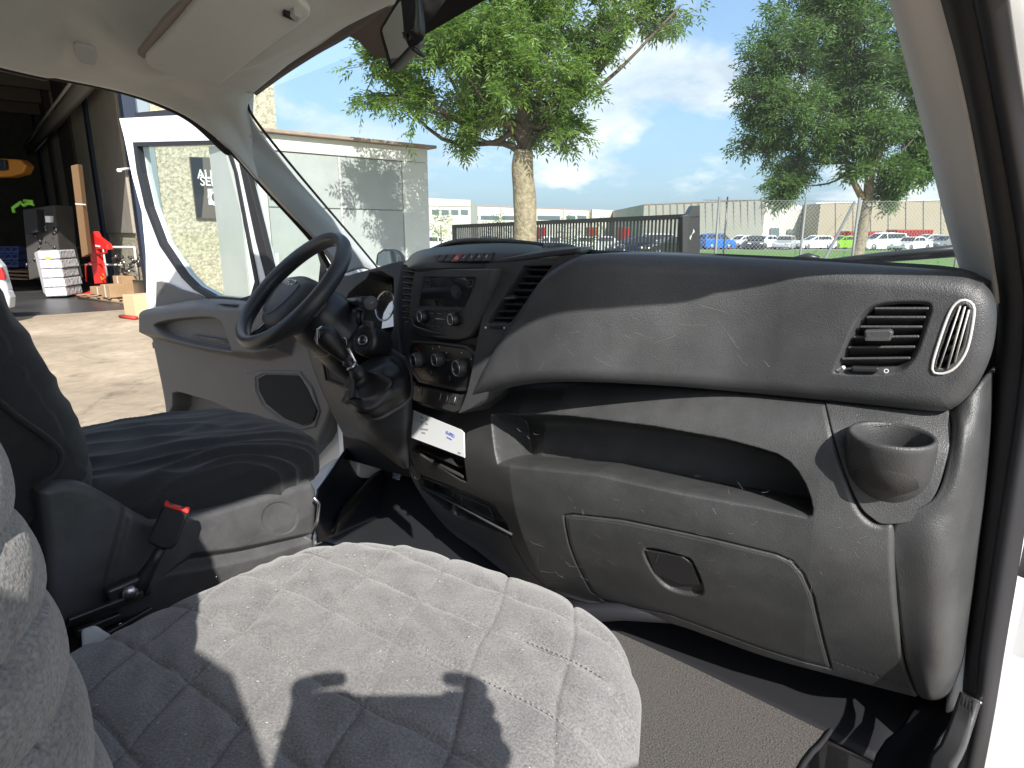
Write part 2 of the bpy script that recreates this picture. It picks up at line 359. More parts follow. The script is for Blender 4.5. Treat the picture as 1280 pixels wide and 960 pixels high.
pad = hf('upper_pad', FD, [(730, 318), (765, 317), (850, 319), (980, 325), (1100, 332), (1195, 340), (1228, 352)],
   [(588, 500), (600, 496), (650, 482), (720, 477), (850, 483), (1000, 497), (1100, 507), (1165, 513), (1188, 512)],
   [(730, 318), (709, 327), (685, 343), (666, 367), (648, 396), (632, 418), (613, 450), (588, 500)],
   [(1228, 350), (1243, 372), (1246, 400), (1240, 440), (1225, 475), (1205, 500), (1188, 512)], M['dash'], dash, nu=420, nv=170, f=cpad, rnd=.032, skirt=.12,
   feats=[('pit', [(x, y) for x, y in vent_px], .012, .012, True), ('pit', [(1049, 460), (1062, 430), (1078, 400), (1094, 384), (1128, 380), (1154, 381), (1158, 390), (1148, 430), (1136, 452), (1122, 460), (1052, 462)], .045, .004),
          ('bump', side_px, .003, .005, True), ('pit', [(1170, 458), (1174, 442), (1188, 402), (1197, 385), (1206, 380), (1212, 385), (1211, 398), (1203, 434), (1191, 454), (1180, 461)], .035, .003)])
# dash top running forward to the windscreen
surf('top_deck', [[P(500, 334, Y=1.42), P(560, 306, Y=1.32), P(620, 303.5, Y=1.26), P(680, 309, Y=1.25), P(735, 318, Y=1.19), P(850, 322, Y=1.18), P(1000, 329, Y=1.175), P(1100, 335, Y=1.17), P(1195, 343, Y=1.165), P(1235, 360, Y=1.19)],
                  [(-1.42, 1.60, -.105), (-1.2, 1.62, -.08), (-1.0, 1.64, -.075), (-.85, 1.66, -.075), (-.7, 1.67, -.075), (-.5, 1.66, -.075), (-.3, 1.62, -.08), (-.15, 1.58, -.085), (0, 1.5, -.09), (.06, 1.42, -.10)]], M['dash'], dash, nu=16, nv=80, thick=.01)
# louvre slats and slider of the right hand vent
vent = mk('air_vent', *(lambda q: (q[0], q[1]))(((lambda fr, poly: (fr.pt(*np.array([fr.hit(x, y, -.045) for x, y in poly]).T, -.052), [list(range(len(poly)))]))(FD, vent_px))), M['hole'], dash, label='slatted air outlet at the passenger end')
def slat_between(l, r, c, parent, h=.006, dep=.022, tilt=.5, m=None, fr=FD, name='slat'):
    a = fr.pt(*fr.hit(*l, c), c); b = fr.pt(*fr.hit(*r, c), c); d = nrm(b-a); t = nrm(fr.n*cos(tilt)+fr.v*sin(tilt)); w = np.cross(d, t)
    q = []
    for p in (a, b):
        q += [p-t*dep*.0+w*h/2, p-t*dep+w*h/2, p-t*dep-w*h/2, p-w*h/2]
    return mk(name, q, [(0, 1, 2, 3), (4, 7, 6, 5), (0, 4, 5, 1), (1, 5, 6, 2), (2, 6, 7, 3), (3, 7, 4, 0)], m or M['dash2'], parent, smooth=False, bevel=.0012)
for l, r in [((1093, 385), (1161, 385)), ((1083, 396), (1157, 396)), ((1075, 408), (1153, 408)), ((1067, 421), (1149, 420)), ((1060, 434), (1144, 433)), ((1052, 448), (1138, 447))]:
    slat_between(l, r, -.008, vent, h=.004, dep=.03)
prism('slider_knob', [(1080, 413), (1113, 412), (1117, 416), (1113, 427), (1081, 426)], FD, -.012, .006, M['dash2'], vent, bevel=.003)
prism('knob_trim', [(1081, 423), (1112, 424), (1112, 426), (1082, 426)], FD, .0055, .0075, M['silver'], vent)
prism('thumbwheel', [(1063, 458), (1100, 459), (1098, 466), (1064, 465)], FD, -.012, -.001, M['black'], vent, bevel=.003)
for x, y, s in ((1054, 459.5, 1), (1108, 463.5, 0)):
    a, b = FD.hit(x, y, -.004)
    if s: MB().lathe(FD.pt(a, b, -.004), FD.n, [(.0032, 0), (.0032, .001)], 16).build('open_mark', M['mark'], vent)
    else: MB().add(*(lambda o: ([FD.pt(o[0]+r*cos(t), o[1]+r*sin(t), -.003) for r in (.0022, .0034) for t in np.linspace(0, 2*pi, 16, endpoint=False)], [(i, (i+1) % 16, 16+(i+1) % 16, 16+i) for i in range(16)]))((a, b))).build('closed_mark', M['mark'], vent)
# defroster outlet at the end of the dash
sv = prism('side_vent', [(1170, 458), (1188, 402), (1197, 385), (1206, 380), (1211, 398), (1203, 434), (1180, 461)], FD, -.036, -.034, M['hole'], dash, at=-.03)
sd = resample([(1165, 461), (1168, 445), (1183, 400), (1193, 381), (1205, 375), (1216, 381), (1217, 396), (1209, 435), (1196, 457), (1182, 466), (1168, 466), (1165, 461)], 40, True)
MB().tube([FD.pt(*FD.hitf(x, y, cpad), 0)+FD.n*(float(cpad(*FD.hitf(x, y, cpad)))+.001) for x, y in sd], .0021, 8, False).build('vent_rim', M['clipm'], sv)
for (x0, y0), (x1, y1) in (((1200, 382), (1174, 458)), ((1206, 383), (1184, 460)), ((1211, 387), (1193, 452))):
    MB().bar(FD.pt(*FD.hit(x0, y0, -.006), -.006), FD.pt(*FD.hit(x1, y1, -.006), -.006), .0016, .012, up=(.1, -1, 0)).build('slat', M['clipm'], sv)  # pale colour stands in for sun highlights on these slats
for k in range(5):
    t = (k+.5)/5; MB().bar(FD.pt(*FD.hit(1194-24*t, 390+66*t, -.014), -.014), FD.pt(*FD.hit(1213-16*t, 392+60*t, -.014), -.014), .0016, .01).build('slat', M['black'], sv)
# ---- lower dash with shelf recess
shelf = [(614, 517), (660, 517), (708, 519), (816, 532), (905, 548), (950, 560), (972, 567), (988, 577), (999, 590), (1008, 606), (1014, 622), (1017, 636), (1016, 645), (1009, 648), (995, 645), (952, 636), (851, 618), (744, 594), (636, 583), (622, 581)]
lid = [(705, 645), (715, 643), (778, 650), (875, 670), (970, 693), (990, 702), (1004, 718), (1016, 745), (1028, 796), (1039, 836), (953, 811), (836, 768), (754, 751), (740, 741), (731, 725), (711, 679)]
lowbot = [(702, 756), (740, 766), (770, 762), (836, 776), (953, 818), (1039, 842), (1100, 858), (1147, 870)]
lower = hf('lower_panel', FD, [(511, 498), (545, 505), (578, 512), (592, 505), (605, 498), (650, 482), (720, 477), (850, 483), (960, 494), (1033, 502)], lowbot,
   [(511, 498), (508, 520), (507, 552), (512, 585), (524, 612), (560, 660), (600, 690), (650, 728), (702, 756)],
   [(1033, 502), (1042, 540), (1055, 585), (1072, 630), (1086, 648), (1100, 654), (1117, 656), (1118, 700), (1122, 760), (1131, 820), (1147, 870)], M['dash2'], dash, nu=560, nv=300, f=clow, rnd=.009, skirt=.14,
   feats=[('pit', shelf, .13, .017, False, .042), ('groove', lid+lid[:1], .0034, .006),
          ('groove', [(617, 629), (635, 667), (661, 713), (702, 754)], .003, .005), ('groove', [(640, 717), (705, 727)], .0015, .002), ('groove', [(1042, 826), (1140, 860)], .0015, .002),
          ('pit', [(513, 512), (583, 541), (584, 603), (576, 600), (516, 562)], .05, .006), ('pit', [(521, 592), (560, 606), (615, 630), (634, 655), (640, 673), (600, 657), (560, 640), (527, 612)], .055, .006),
          ('pit', [(716, 655), (778, 660), (875, 680), (965, 702), (995, 720), (1008, 750), (1024, 820), (953, 798), (836, 755), (752, 736), (735, 718)], .03, .004)])
# glove box handle
gl = hf('glove_box_lid', FD, [(709, 647), (717, 646), (778, 653), (875, 673), (968, 695), (988, 704)], [(744, 741), (756, 749), (836, 766), (953, 809), (1036, 833)], [(709, 647), (715, 679), (734, 723), (744, 741)], [(988, 704), (1001, 719), (1013, 746), (1024, 790), (1036, 833)], M['dash2'], dash,
   nu=200, nv=90, f=lambda a, b: clow(a, b)+.0005, rnd=.003, skirt=.006, feats=[('pit', [(803, 686), (852, 694), (868, 705), (880, 742), (852, 743), (824, 728)], .009, .006, True)])
_a, _b = FD.hitf(840, 712, clow); _e = .02; FHd = Fr(FD.pt(_a, _b, float(clow(_a, _b))), (0, -1, -(float(clow(_a, _b+_e))-float(clow(_a, _b-_e)))/(2*_e)))
prism('lid_handle', [(806, 688), (852, 696), (865, 705), (876, 732), (850, 731), (818, 717)], FHd, -.012, -.0015, M['black'], gl, bevel=.003, seg=3)
# seam edges along the console
# ---- cup holder insert
CUP = P(1115, 543, Y=1.070)
ins = hf('cup_holder', FD, [(1031, 502), (1080, 507), (1130, 511), (1187, 512)], [(1096, 652), (1105, 655), (1130, 654), (1142, 650)],
   [(1031, 502), (1043, 550), (1058, 596), (1076, 634), (1096, 652)], [(1187, 512), (1190, 540), (1182, 580), (1168, 620), (1142, 650)], M['dash2'], dash, nu=110, nv=110, f=lambda a, b: clow(a, b)+.001, rnd=.002, skirt=.02, label='round cup holder moulded into the dash end',
   feats=[('pit', [(1066, 548), (1082, 535), (1115, 531), (1148, 535), (1164, 548), (1152, 580), (1132, 604), (1100, 604), (1080, 580)], .12, .010)])
n = 64; ux, uy, uz = np.array([1, 0, 0]), nrm((0, 1, .10)), nrm((0, -.10, 1))
def ringpts(dy, r, dz, ry=None): return [CUP+np.array([r*cos(2*pi*k/n), 0, 0])+uy*((ry or r*.88)*sin(2*pi*k/n)+dy)+uz*dz for k in range(n)]
rings = [ringpts(.085, .018, -.175, .03), ringpts(.062, .042, -.15), ringpts(.040, .053, -.11), ringpts(.020, .058, -.07), ringpts(.006, .060, -.03), ringpts(.001, .0595, -.010), ringpts(0, .0595, -.003), ringpts(0, .0575, .001), ringpts(0, .0535, .001), ringpts(0, .0512, -.003), ringpts(0, .049, -.03), ringpts(0, .046, -.075), ringpts(0, .001, -.078)]
V = np.concatenate([np.array(r) for r in rings]); Fs = [(i*n+k, i*n+(k+1) % n, (i+1)*n+(k+1) % n, (i+1)*n+k) for i in range(len(rings)-1) for k in range(n)]
mk('cup_well', V, Fs, M['dash2'], ins)
# small scuffs and scratches worn into the plastic
def scuffs(name, fn, spots, seed):
    r = np.random.default_rng(seed); b = MB()
    for (x, y, n_, sp, ln) in spots:
        for k in range(n_):
            px, py = x+r.normal(0, sp), y+r.normal(0, sp*.6); a = r.uniform(-.5, 1.0) if r.random() < .75 else r.uniform(0, 3.1); l = ln*r.uniform(.2, 1.1); pts = []
            for t in np.linspace(0, 1, 5): pts.append((px+l*t*cos(a)+r.normal(0, .3), py+l*t*sin(a)+2*sin(t*2)+r.normal(0, .3)))
            q = [FD.hitf(u, v, fn) for u, v in pts]; q = [FD.pt(c, d, float(fn(c, d))+.0004) for c, d in q]
            b.tube(q, r.uniform(.00012, .0003), 3, False)
    b.build(name, M['scuff'], dash, kind='stuff')
M['scuff'] = mat('scuffed_plastic', (.20, .20, .20), .6)
scuffs('scratches', clow, [(690, 700, 14, 22, 26), (780, 680, 8, 30, 14), (860, 640, 14, 60, 10), (900, 720, 12, 60, 12), (1070, 680, 10, 20, 12), (640, 540, 6, 15, 8), (960, 700, 8, 40, 12), (740, 620, 8, 40, 8)], 3)
scuffs('scratches', cpad, [(820, 420, 6, 40, 30), (900, 400, 6, 50, 40), (700, 440, 5, 30, 14)], 4)
# filler deck round the cup up to the pad
# ---- end trim beside the door opening
surf('end_trim', [[P(1187, 511, Y=1.150), P(1215, 490, Y=1.145), P(1236, 470, Y=1.18), P(1247, 458, Y=1.30)],
                  [P(1189, 545, Y=1.113), P(1208, 545, Y=1.105), P(1232, 540, Y=1.15), P(1243, 535, Y=1.30)],
                  [P(1170, 620, Y=1.084), P(1197, 620, Y=1.09), P(1224, 620, Y=1.15), P(1236, 620, Y=1.30)],
                  [P(1117, 657, Y=1.078), P(1178, 680, Y=1.075), P(1213, 690, Y=1.15), P(1228, 690, Y=1.30)],
                  [P(1121, 740, Y=1.095), P(1175, 750, Y=1.09), P(1206, 750, Y=1.15), P(1220, 750, Y=1.30)],
                  [P(1131, 818, Y=1.13), P(1172, 822, Y=1.115), P(1198, 822, Y=1.17), P(1208, 822, Y=1.31)],
                  [P(1145, 862, Y=1.175), P(1165, 868, Y=1.165), P(1186, 862, Y=1.21), P(1199, 850, Y=1.32)],
                  [P(1152, 873, Y=1.25), P(1166, 876, Y=1.25), P(1182, 872, Y=1.28), P(1196, 860, Y=1.34)]], M['dash2'], dash, nu=90, nv=60, thick=.006)
# ============================================================ CENTRE STACK
al = radians(20)
FC = Fr(P(560, 420, Y=1.06), (-sin(al), -cos(al), .02))
FV2 = Fr(FC.pt(*FC.hit(612, 370, -.006), -.006), (.06, -1, .05))      # the vent beside the radio faces straight back
stack = hf('centre_stack', FC, [(508, 334), (560, 333), (616, 333)], [(508, 500), (545, 512), (578, 517)],
   [(508, 336), (505, 400), (506, 450), (508, 500)], [(616, 333), (610, 375), (600, 430), (590, 490), (578, 517)], M['dash'], dash, nu=160, nv=160, rnd=.0, skirt=.10, f=lambda a, b: a*0-.012,
   feats=[('pit', [(504, 338), (519, 338), (517, 402), (503, 402)], .04, .004)])
hf('vent_surround', FV2, [(606, 330), (650, 326), (720, 318)], [(573, 517), (585, 512), (600, 502)], [(606, 330), (606, 375), (596, 430), (584, 490), (573, 517)], [(720, 318), (705, 352), (680, 395), (645, 450), (600, 502)], M['dash'], dash, nu=120, nv=160, skirt=.08,
   feats=[('pit', [(655, 332), (690, 332), (638, 404), (608, 404)], .05, .004)])
surf('vent_cap', [[P(612, 333, Y=1.03), P(650, 327, Y=1.03), P(690, 321, Y=1.03), P(725, 317, Y=1.04)], [P(612, 330, Y=1.12), P(650, 322, Y=1.12), P(690, 316, Y=1.12), P(735, 315, Y=1.12)], [P(612, 320, Y=1.25), P(650, 316, Y=1.25), P(690, 314, Y=1.25), P(740, 314, Y=1.25)]], M['dash'], dash, nu=14, nv=24, thick=.01)
# radio
radio = hf('radio', FC, [(520, 338), (560, 336), (616, 336)], [(513, 402), (524, 416), (556, 424), (585, 423), (597, 408)], [(520, 338), (516, 360), (513, 385), (513, 402)], [(616, 336), (612, 355), (604, 385), (597, 408)], M['dash'], dash, nu=120, nv=110, f=lambda a, b: a*0+.008, rnd=.004, skirt=.03,
   feats=[('pit', [(529, 346), (594, 346), (588, 368), (579, 389), (521, 387)], .003, .002)])
surf('radio_cheek', [[P(615, 335, Y=1.035), P(628, 336, Y=1.05), P(642, 341, Y=1.09)], [P(606, 375, Y=1.035), P(620, 377, Y=1.045), P(630, 378, Y=1.09)], [P(596, 408, Y=1.035), P(606, 410, Y=1.045), P(612, 410, Y=1.09)], [P(585, 422, Y=1.045), P(592, 423, Y=1.06), P(598, 424, Y=1.10)]], M['dash'], dash, nu=40, nv=20, thick=.004)
surf('radio_chin', [[P(513, 398, Y=1.085), P(520, 409, Y=1.075), P(555, 418, Y=1.05), P(584, 418, Y=1.03), P(597, 406, Y=1.03)], [P(512, 408, Y=1.11), P(520, 417, Y=1.10), P(555, 427, Y=1.075), P(587, 427, Y=1.06), P(604, 414, Y=1.06)]], M['dash'], dash, nu=10, nv=40, thick=.004)
FSx = Fr(FC.pt(*FC.hit(558, 365, .0075), .0085), (-sin(al), -cos(al), -.055))
scr = prism('screen', [(531, 347), (593, 347), (587, 366), (580, 384), (523, 382)], FSx, -.004, .0, M['screen'], radio)
for p in ([(532, 350), (538, 350), (537, 358), (531, 358)], [(584, 350), (592, 349), (590, 359), (583, 359)]):
    ringplate('screen_button', p, [(x*.8+.2*sum(q[0] for q in p)/4, y*.8+.2*sum(q[1] for q in p)/4) for x, y in p], FC, .011, .0115, M['dash'], radio, n=24)
def knob(x, y, r, name, parent, dep, face=M['black'], rim=M['silver'], c=.008, ind=True, grip=None):
    a, b = FC.hit(x, y, c+dep); o = FC.pt(a, b, c)
    k = MB().lathe(o, FC.n, [(r*1.12, 0), (r*1.08, dep*.5), (r, dep*.9), (r*.93, dep)], 32).build(name, grip or M['black'], parent)
    LOC[k] = LOC[parent]
    MB().lathe(o, FC.n, [(r*.86, dep), (r*.90, dep+.0016), (r*.80, dep+.0018), (r*.76, dep+.0002)], 36, cap=False).build('knob_ring', rim, k)
    MB().lathe(o, FC.n, [(r*.78, dep*.98), (r*.7, dep+.0006)], 28).build('knob_face', face, k)
    if ind:
        MB().bar(o+FC.n*(dep+.0012)-FC.u*r*.3-FC.v*r*.15, o+FC.n*(dep+.0012)-FC.u*r*.62-FC.v*r*.30, r*.13, .0006).build('knob_pointer', M['mark'], k)
    return k
knob(524.5, 396, .0135, 'volume_knob', radio, .016, ind=False); knob(563, 399.5, .0135, 'tuning_knob', radio, .016, ind=False)
for i, (x, y) in enumerate([(541, 391), (549, 392), (541, 399), (541, 407), (548, 408), (534, 406)]):
    prism('radio_button', [(x-3.6, y-3), (x+3.6, y-2.7), (x+3.4, y+3.3), (x-3.8, y+3)], FC, .006, .0092, M['black'], radio, bevel=.0006)
for (x, y) in ((541, 391.5), (549, 392.5), (541, 399.5), (541, 407.5), (548, 408.5), (534, 406.5)):
    MB().bar(FC.pt(*FC.hit(x-1.4, y, .0095), .0094), FC.pt(*FC.hit(x+1.3, y+.2, .0095), .0094), .0009, .0003).build('button_mark', M['mark'], radio)
for (x0, x1) in ((537, 541), (546, 552)):
    MB().bar(FC.pt(*FC.hit(x0, 391.5, .0095), .0095), FC.pt(*FC.hit(x1, 392, .0095), .0095), .0012, .0004).build('button_mark', M['mark'], radio)
MB().bar(FC.pt(*FC.hit(536, 397.5, .009), .009), FC.pt(*FC.hit(556, 399.5, .009), .009), .0022, .002).build('radio_trim', M['silver'], radio)
for i in range(4):
    x = 531+i*12; prism('soft_key', [(x, 386.5), (x+10.5, 387), (x+10, 391), (x-.6, 390.5)], FC, .006, .0088, M['black'], radio, bevel=.0005)
# hood above the radio with the switch row
surf('stack_hood', [[P(504, 330, Y=1.20), P(522, 314, Y=1.17), P(567, 307, Y=1.15), P(620, 304, Y=1.14), P(662, 305.5, Y=1.16), P(682, 309, Y=1.19)],
                    [P(508, 331, Y=1.13), P(530, 319, Y=1.10), P(570, 314, Y=1.08), P(616, 311, Y=1.07), P(654, 311, Y=1.09), P(682, 312, Y=1.13)],
                    [P(510, 334, Y=1.095), P(530, 328, Y=1.075), P(570, 326, Y=1.06), P(613, 325, Y=1.045), P(645, 320, Y=1.06), P(676, 317, Y=1.10)],
                    [P(514, 337, Y=1.09), P(530, 336, Y=1.07), P(570, 335.5, Y=1.055), P(615, 335, Y=1.04), P(640, 335, Y=1.06), P(655, 328, Y=1.12)]], M['dash'], dash, nu=50, nv=90, thick=.006)
FH = Fr(P(575, 322, Y=1.055), nrm((-sin(al)*.9, -cos(al), .55)))
sw = prism('switch_row', [(533, 328), (541, 318), (617, 314.5), (611, 326)], FH, -.004, .003, M['black'], dash, bevel=.0012)
for i in range(8):
    t0, t1 = i/8+.008, (i+1)/8-.008
    q = [(534+76*t0, 327-1.2*t0), (541.5+74*t0, 319-4*t0), (541.5+74*t1, 319-4*t1), (534+76*t1, 327-1.2*t1)]
    prism('switch', q, FH, .002, .0052, M['redbtn'] if i == 3 else M['black'], sw, bevel=.0008)
    cx, cy = sum(p[0] for p in q)/4, sum(p[1] for p in q)/4
    if i == 3:
        tri = [(cx-2.6, cy+2), (cx+2.2, cy+2), (cx+.6, cy-2.4)]
        ringplate('warning_triangle', tri+[tri[0]], [(cx+(x-cx)*.62, cy+.3+(y-cy-.3)*.62) for x, y in tri+[tri[0]]], FH, .005, .0056, M['mark'], sw, n=30)
    elif i > 3:
        MB().bar(FH.pt(*FH.hit(cx-1.8, cy+.4, .0054), .0054), FH.pt(*FH.hit(cx+1.8, cy-.6, .0054), .0054), .0018, .0004).build('switch_mark', M['mark'], sw)
        MB().bar(FH.pt(*FH.hit(cx-.5, cy+1.8, .0054), .0054), FH.pt(*FH.hit(cx+.7, cy-2, .0054), .0054), .0010, .0004).build('switch_mark', M['mark'], sw)
# grab bar end right of the hood
MB().tube([P(683, 311, Y=1.16), P(700, 312, Y=1.15), P(715, 314, Y=1.15), P(732, 318, Y=1.17)], [.013, .014, .013, .006], 12).build('deck_roll', M['dash'], dash)
MB().tube([P(686, 307, Y=1.17), P(682, 311, Y=1.14), P(679, 321, Y=1.12)], .0022, 8).build('hood_edge', M['silver'], dash)
# centre vents
cvt = prism('air_vent', [(655, 333), (689, 333), (636, 403), (609, 403)], FV2, -.06, -.058, M['hole'], dash, at=-.05, label='slatted centre air outlet beside the radio')
for k in range(8):
    t = (k+.35)/8; slat_between((655-45*t, 333+70*t), (688-52*t, 334+69*t), -.016, cvt, h=.003, dep=.028, fr=FV2, tilt=.35)
prism('slider_knob', [(629, 370), (642, 369), (643, 374), (629, 375)], FV2, -.018, -.004, M['dash2'], cvt, bevel=.002)
prism('knob_trim', [(629, 371.5), (641, 371), (641, 373.5), (629, 374)], FV2, -.0042, -.0028, M['silver'], cvt)
prism('thumbwheel', [(611, 407), (628, 408), (627, 412), (611, 411)], FV2, -.004, .003, M['black'], cvt, bevel=.002)
for x, y in ((607, 409.5), (630, 410)):
    MB().lathe(FV2.pt(*FV2.hit(x, y, .001), .0005), FV2.n, [(.0022, 0), (.0022, .001)], 12).build('vent_mark', M['mark'], cvt)
lvt = prism('air_vent', [(503, 337), (519, 337), (517, 402), (502, 402)], FC, -.05, -.048, M['hole'], dash, at=-.04, label='slatted centre air outlet left of the radio')
for k in range(9):
    t = (k+.4)/9; slat_between((503, 335+66*t), (520-3*t, 337+66*t), -.006, lvt, h=.003, dep=.03, fr=FC, tilt=.35)
# climate panel
clim = hf('climate_panel', FC, [(517, 427), (550, 430), (580, 434)], [(512, 458), (525, 475), (572, 486), (588, 484)], [(517, 427), (510, 434), (509, 446), (512, 458)], [(580, 434), (592, 442), (594, 462), (588, 484)], M['black'], dash, nu=80, nv=60, f=lambda a, b: a*0+.004, rnd=.004, skirt=.02)
ringplate('climate_frame', [(511, 426), (545, 427), (583, 432), (597, 443), (597, 467), (589, 488), (572, 489), (523, 478), (508, 455), (507, 433)], [(516, 429), (545, 430), (580, 435), (593, 445), (593, 466), (586, 484), (571, 485), (525, 474), (511, 454), (511, 435)], FC, -.01, .0055, M['dash2'], dash, bevel=.001)
for x, y, r in ((516.5, 450.5, .0175), (543, 450, .0150), (570, 460.5, .0185)): knob(x, y, r, 'dial', clim, .022, c=.002, grip=M['dash2'])
a0, b0 = FC.hit(521, 450, .005)
q = []
arcn = 24
for k in range(arcn+1):
    t = radians(115)-radians(195)*k/arcn
    for r in (.0235, .0255): q.append(FC.pt(a0+r*cos(t), b0+r*sin(t)*1.1, .0052))
mk('temperature_arc', q, [(2*k, 2*k+1, 2*k+3, 2*k+2) for k in range(arcn)], M['markred'], clim, smooth=False)
for x, y in ((549, 433.5), (541, 436), (558, 441), (560, 450), (577, 441), (589, 449), (592, 456), (588, 477), (530, 470)):
    MB().lathe(FC.pt(*FC.hit(x, y, .0048), .0046), FC.n, [(.0014, 0), (.0014, .0006)], 8).build('dial_mark', M['mark'], clim)
for x, y in ((538, 467), (561, 473)): MB().lathe(FC.pt(*FC.hit(x, y, .006), .003), FC.n, [(.0065, 0), (.006, .003), (.004, .0038)], 18).build('push_button', M['dash2'], clim)
# blank switch panel under the dials
bl = prism('blank_switch_panel', [(512, 474), (519, 481), (574, 494), (588, 489), (578, 512), (566, 516), (517, 501), (512, 492)], FC, -.013, .0045, M['dash2'], dash, bevel=.003)
for i in range(6):
    t0, t1 = i/6+.01, (i+1)/6-.01
    prism('blank_switch', [(520+52*t0, 483+13.5*t0), (520+52*t1, 483+13.5*t1), (518+52*t1, 492.5+13.5*t1), (518+52*t0, 492.5+13.5*t0)], FC, .003, .0058, M['dash'], bl, bevel=.0007)
for x in (551.5, 560, 569.5): MB().bar(FC.pt(*FC.hit(x, 492+(x-552)*.26, .006), .006), FC.pt(*FC.hit(x-2, 500.5+(x-552)*.26, .006), .006), .0011, .0004).build('switch_mark', M['mark'], bl)
MB().lathe(FC.pt(*FC.hit(523, 487.5, .006), .0058), FC.n, [(.0022, 0), (.0022, .0004)], 10).build('switch_mark', M['mark'], bl)
# ---- card resting in the upper tray
FK = Fr(P(548, 545, Y=1.02), nrm((-.40, -1, .28)))
cardo = prism('leaflet', [(517, 513), (576, 537), (580, 541), (580.5, 572), (514, 547)], FK, -.002, .0, M['card'], None, bevel=.0004)
LOC[cardo] = np.zeros(3)
tag(cardo, 'white leaflet with blue print propped in the tray below the switch panel', 'leaflet')
def ktext(s, x, y, size, m, name='print', xs=1.0): return text(name, s, FK.mat(*FK.hit(x, y, .0004), .0003), size, m, cardo, ext=.0002, xs=xs)
ktext('HI-APPRO', 562.5, 543, .0105, M['blue'], xs=.85); ktext('innovation', 561.5, 548, .0052, M['blue'])
for x, y, w_ in ((530, 536.5, 5), (529, 541, 2.5), (527.5, 521.5, 1.6), (534, 524, 1.6), (527, 527.5, 1.2), (533.5, 530, 1.4), (574, 566, 2)):
    prism('print', [(x-w_, y-1.4), (x+w_, y-.4), (x+w_, y+1.8), (x-w_, y+.8)], FK, .0, .0004, M['grey'], cardo)
prism('print', [(517.5, 514.5), (527, 518), (526.6, 529), (516.5, 525)], FK, .0, .0002, mat('pale_blue', (.62, .72, .80), .4), cardo)
# tray edges and slot inserts of the lower console
def lowpt(x, y, off=0.): a, b = FD.hitf(x, y, clow, off); return FD.pt(a, b, float(clow(a, b))+off)
tr = MB(); tr.bar(lowpt(519, 556, -.02), lowpt(579, 583, -.02), .02, .004); tr.build('tray_lip', M['black'], dash)
tr = MB(); tr.bar(lowpt(521, 567, -.004), lowpt(580, 596, -.004), .006, .008); tr.build('tray_edge', M['dash2'], dash, bevel=.002)
for p in ([(527, 596), (566, 611), (567, 624), (530, 609)], [(576, 618), (612, 634), (618, 650), (580, 634)]):
    q = [lowpt(x, y, -.012) for x, y in p]; b_ = MB()
    for i in range(4): b_.bar(q[i], q[(i+1) % 4], .004, .004)
    b_.build('slot_frame', M['dash2'], dash)
MB().bar(lowpt(526, 607, .002), lowpt(640, 668, .002), .004, .006).build('slot_edge', M['dash2'], dash)
cl = prism('slot_catch', [(-.012, -.012), (.012, -.012), (.012, .016), (-.012, .016)], Fr(lowpt(569, 637, .004), (-.5, -1, .1)), -.006, .006, M['black'], dash, raw=True, bevel=.003)
MB().lathe(lowpt(524, 595, -.01), (-.3, -1, .1), [(.012, 0), (.012, .012), (.007, .012), (.007, .002)], 20).build('power_socket', M['black'], dash)
# unseen black box behind the skins, added to stop light leaking through
b_ = MB(); b_.box((-.75, 1.55, -.45), (1.75, .35, .62)); b_.build('light_stop_box', M['hole'], dash)
# duct under the glove box
MB().tube([P(700, 752, Y=1.2), P(735, 766, Y=1.19), P(780, 764, Y=1.2), P(840, 770, Y=1.22), P(900, 790, Y=1.25)], [.015, .022, .02, .016, .012], 12).build('floor_duct', M['rubber2'], dash)
MB().tube([P(690, 738, Y=1.24), P(735, 758, Y=1.23), P(780, 755, Y=1.23), P(860, 765, Y=1.26)], .02, 12).build('floor_duct', M['rubber2'], dash)
# ============================================================ CLUSTER BINNACLE
FB = Fr(P(470, 400, Y=1.22), (-.10, -1, .22))
hf('cluster_surround', FB, [(418, 352), (440, 343), (466, 336), (500, 326), (508, 330)], [(418, 480), (450, 480), (480, 478), (512, 476)], [(418, 352), (416, 400), (416, 440), (418, 480)], [(508, 330), (500, 375), (502, 430), (512, 476)], M['dash'], dash, nu=130, nv=130, rnd=.008, skirt=.12,
   feats=[('pit', [(430, 380), (436, 366), (447, 356), (458, 348), (462, 340), (476, 338), (484, 343), (492, 347), (492, 385), (492, 410), (487, 430), (478, 462), (430, 465)], .09, .006)])
FI = Fr(P(478, 385, Y=1.30), (-.15, -1, .30))
clu = prism('instrument_cluster', [(455, 372), (490, 352), (492, 408), (470, 412), (452, 400)], FI, -.004, 0, M['screen'], dash)
a0, b0 = FI.hit(481, 382, .001)
mk('gauge_ring', [FI.pt(a0+r*cos(t), b0+r*sin(t), .001+h) for r, h in ((.040, 0), (.043, .003), (.046, 0)) for t in np.linspace(0, 2*pi, 40, endpoint=False)], [(j*40+i, j*40+(i+1) % 40, (j+1)*40+(i+1) % 40, (j+1)*40+i) for j in range(2) for i in range(40)], M['silver'], clu)
for k in range(9):
    t = -2.2+k*.55; MB().bar(FI.pt(a0+.033*sin(t), b0+.033*cos(t), .0015), FI.pt(a0+.038*sin(t), b0+.038*cos(t), .0015), .0012, .0006).build('gauge_tick', M['mark'], clu)
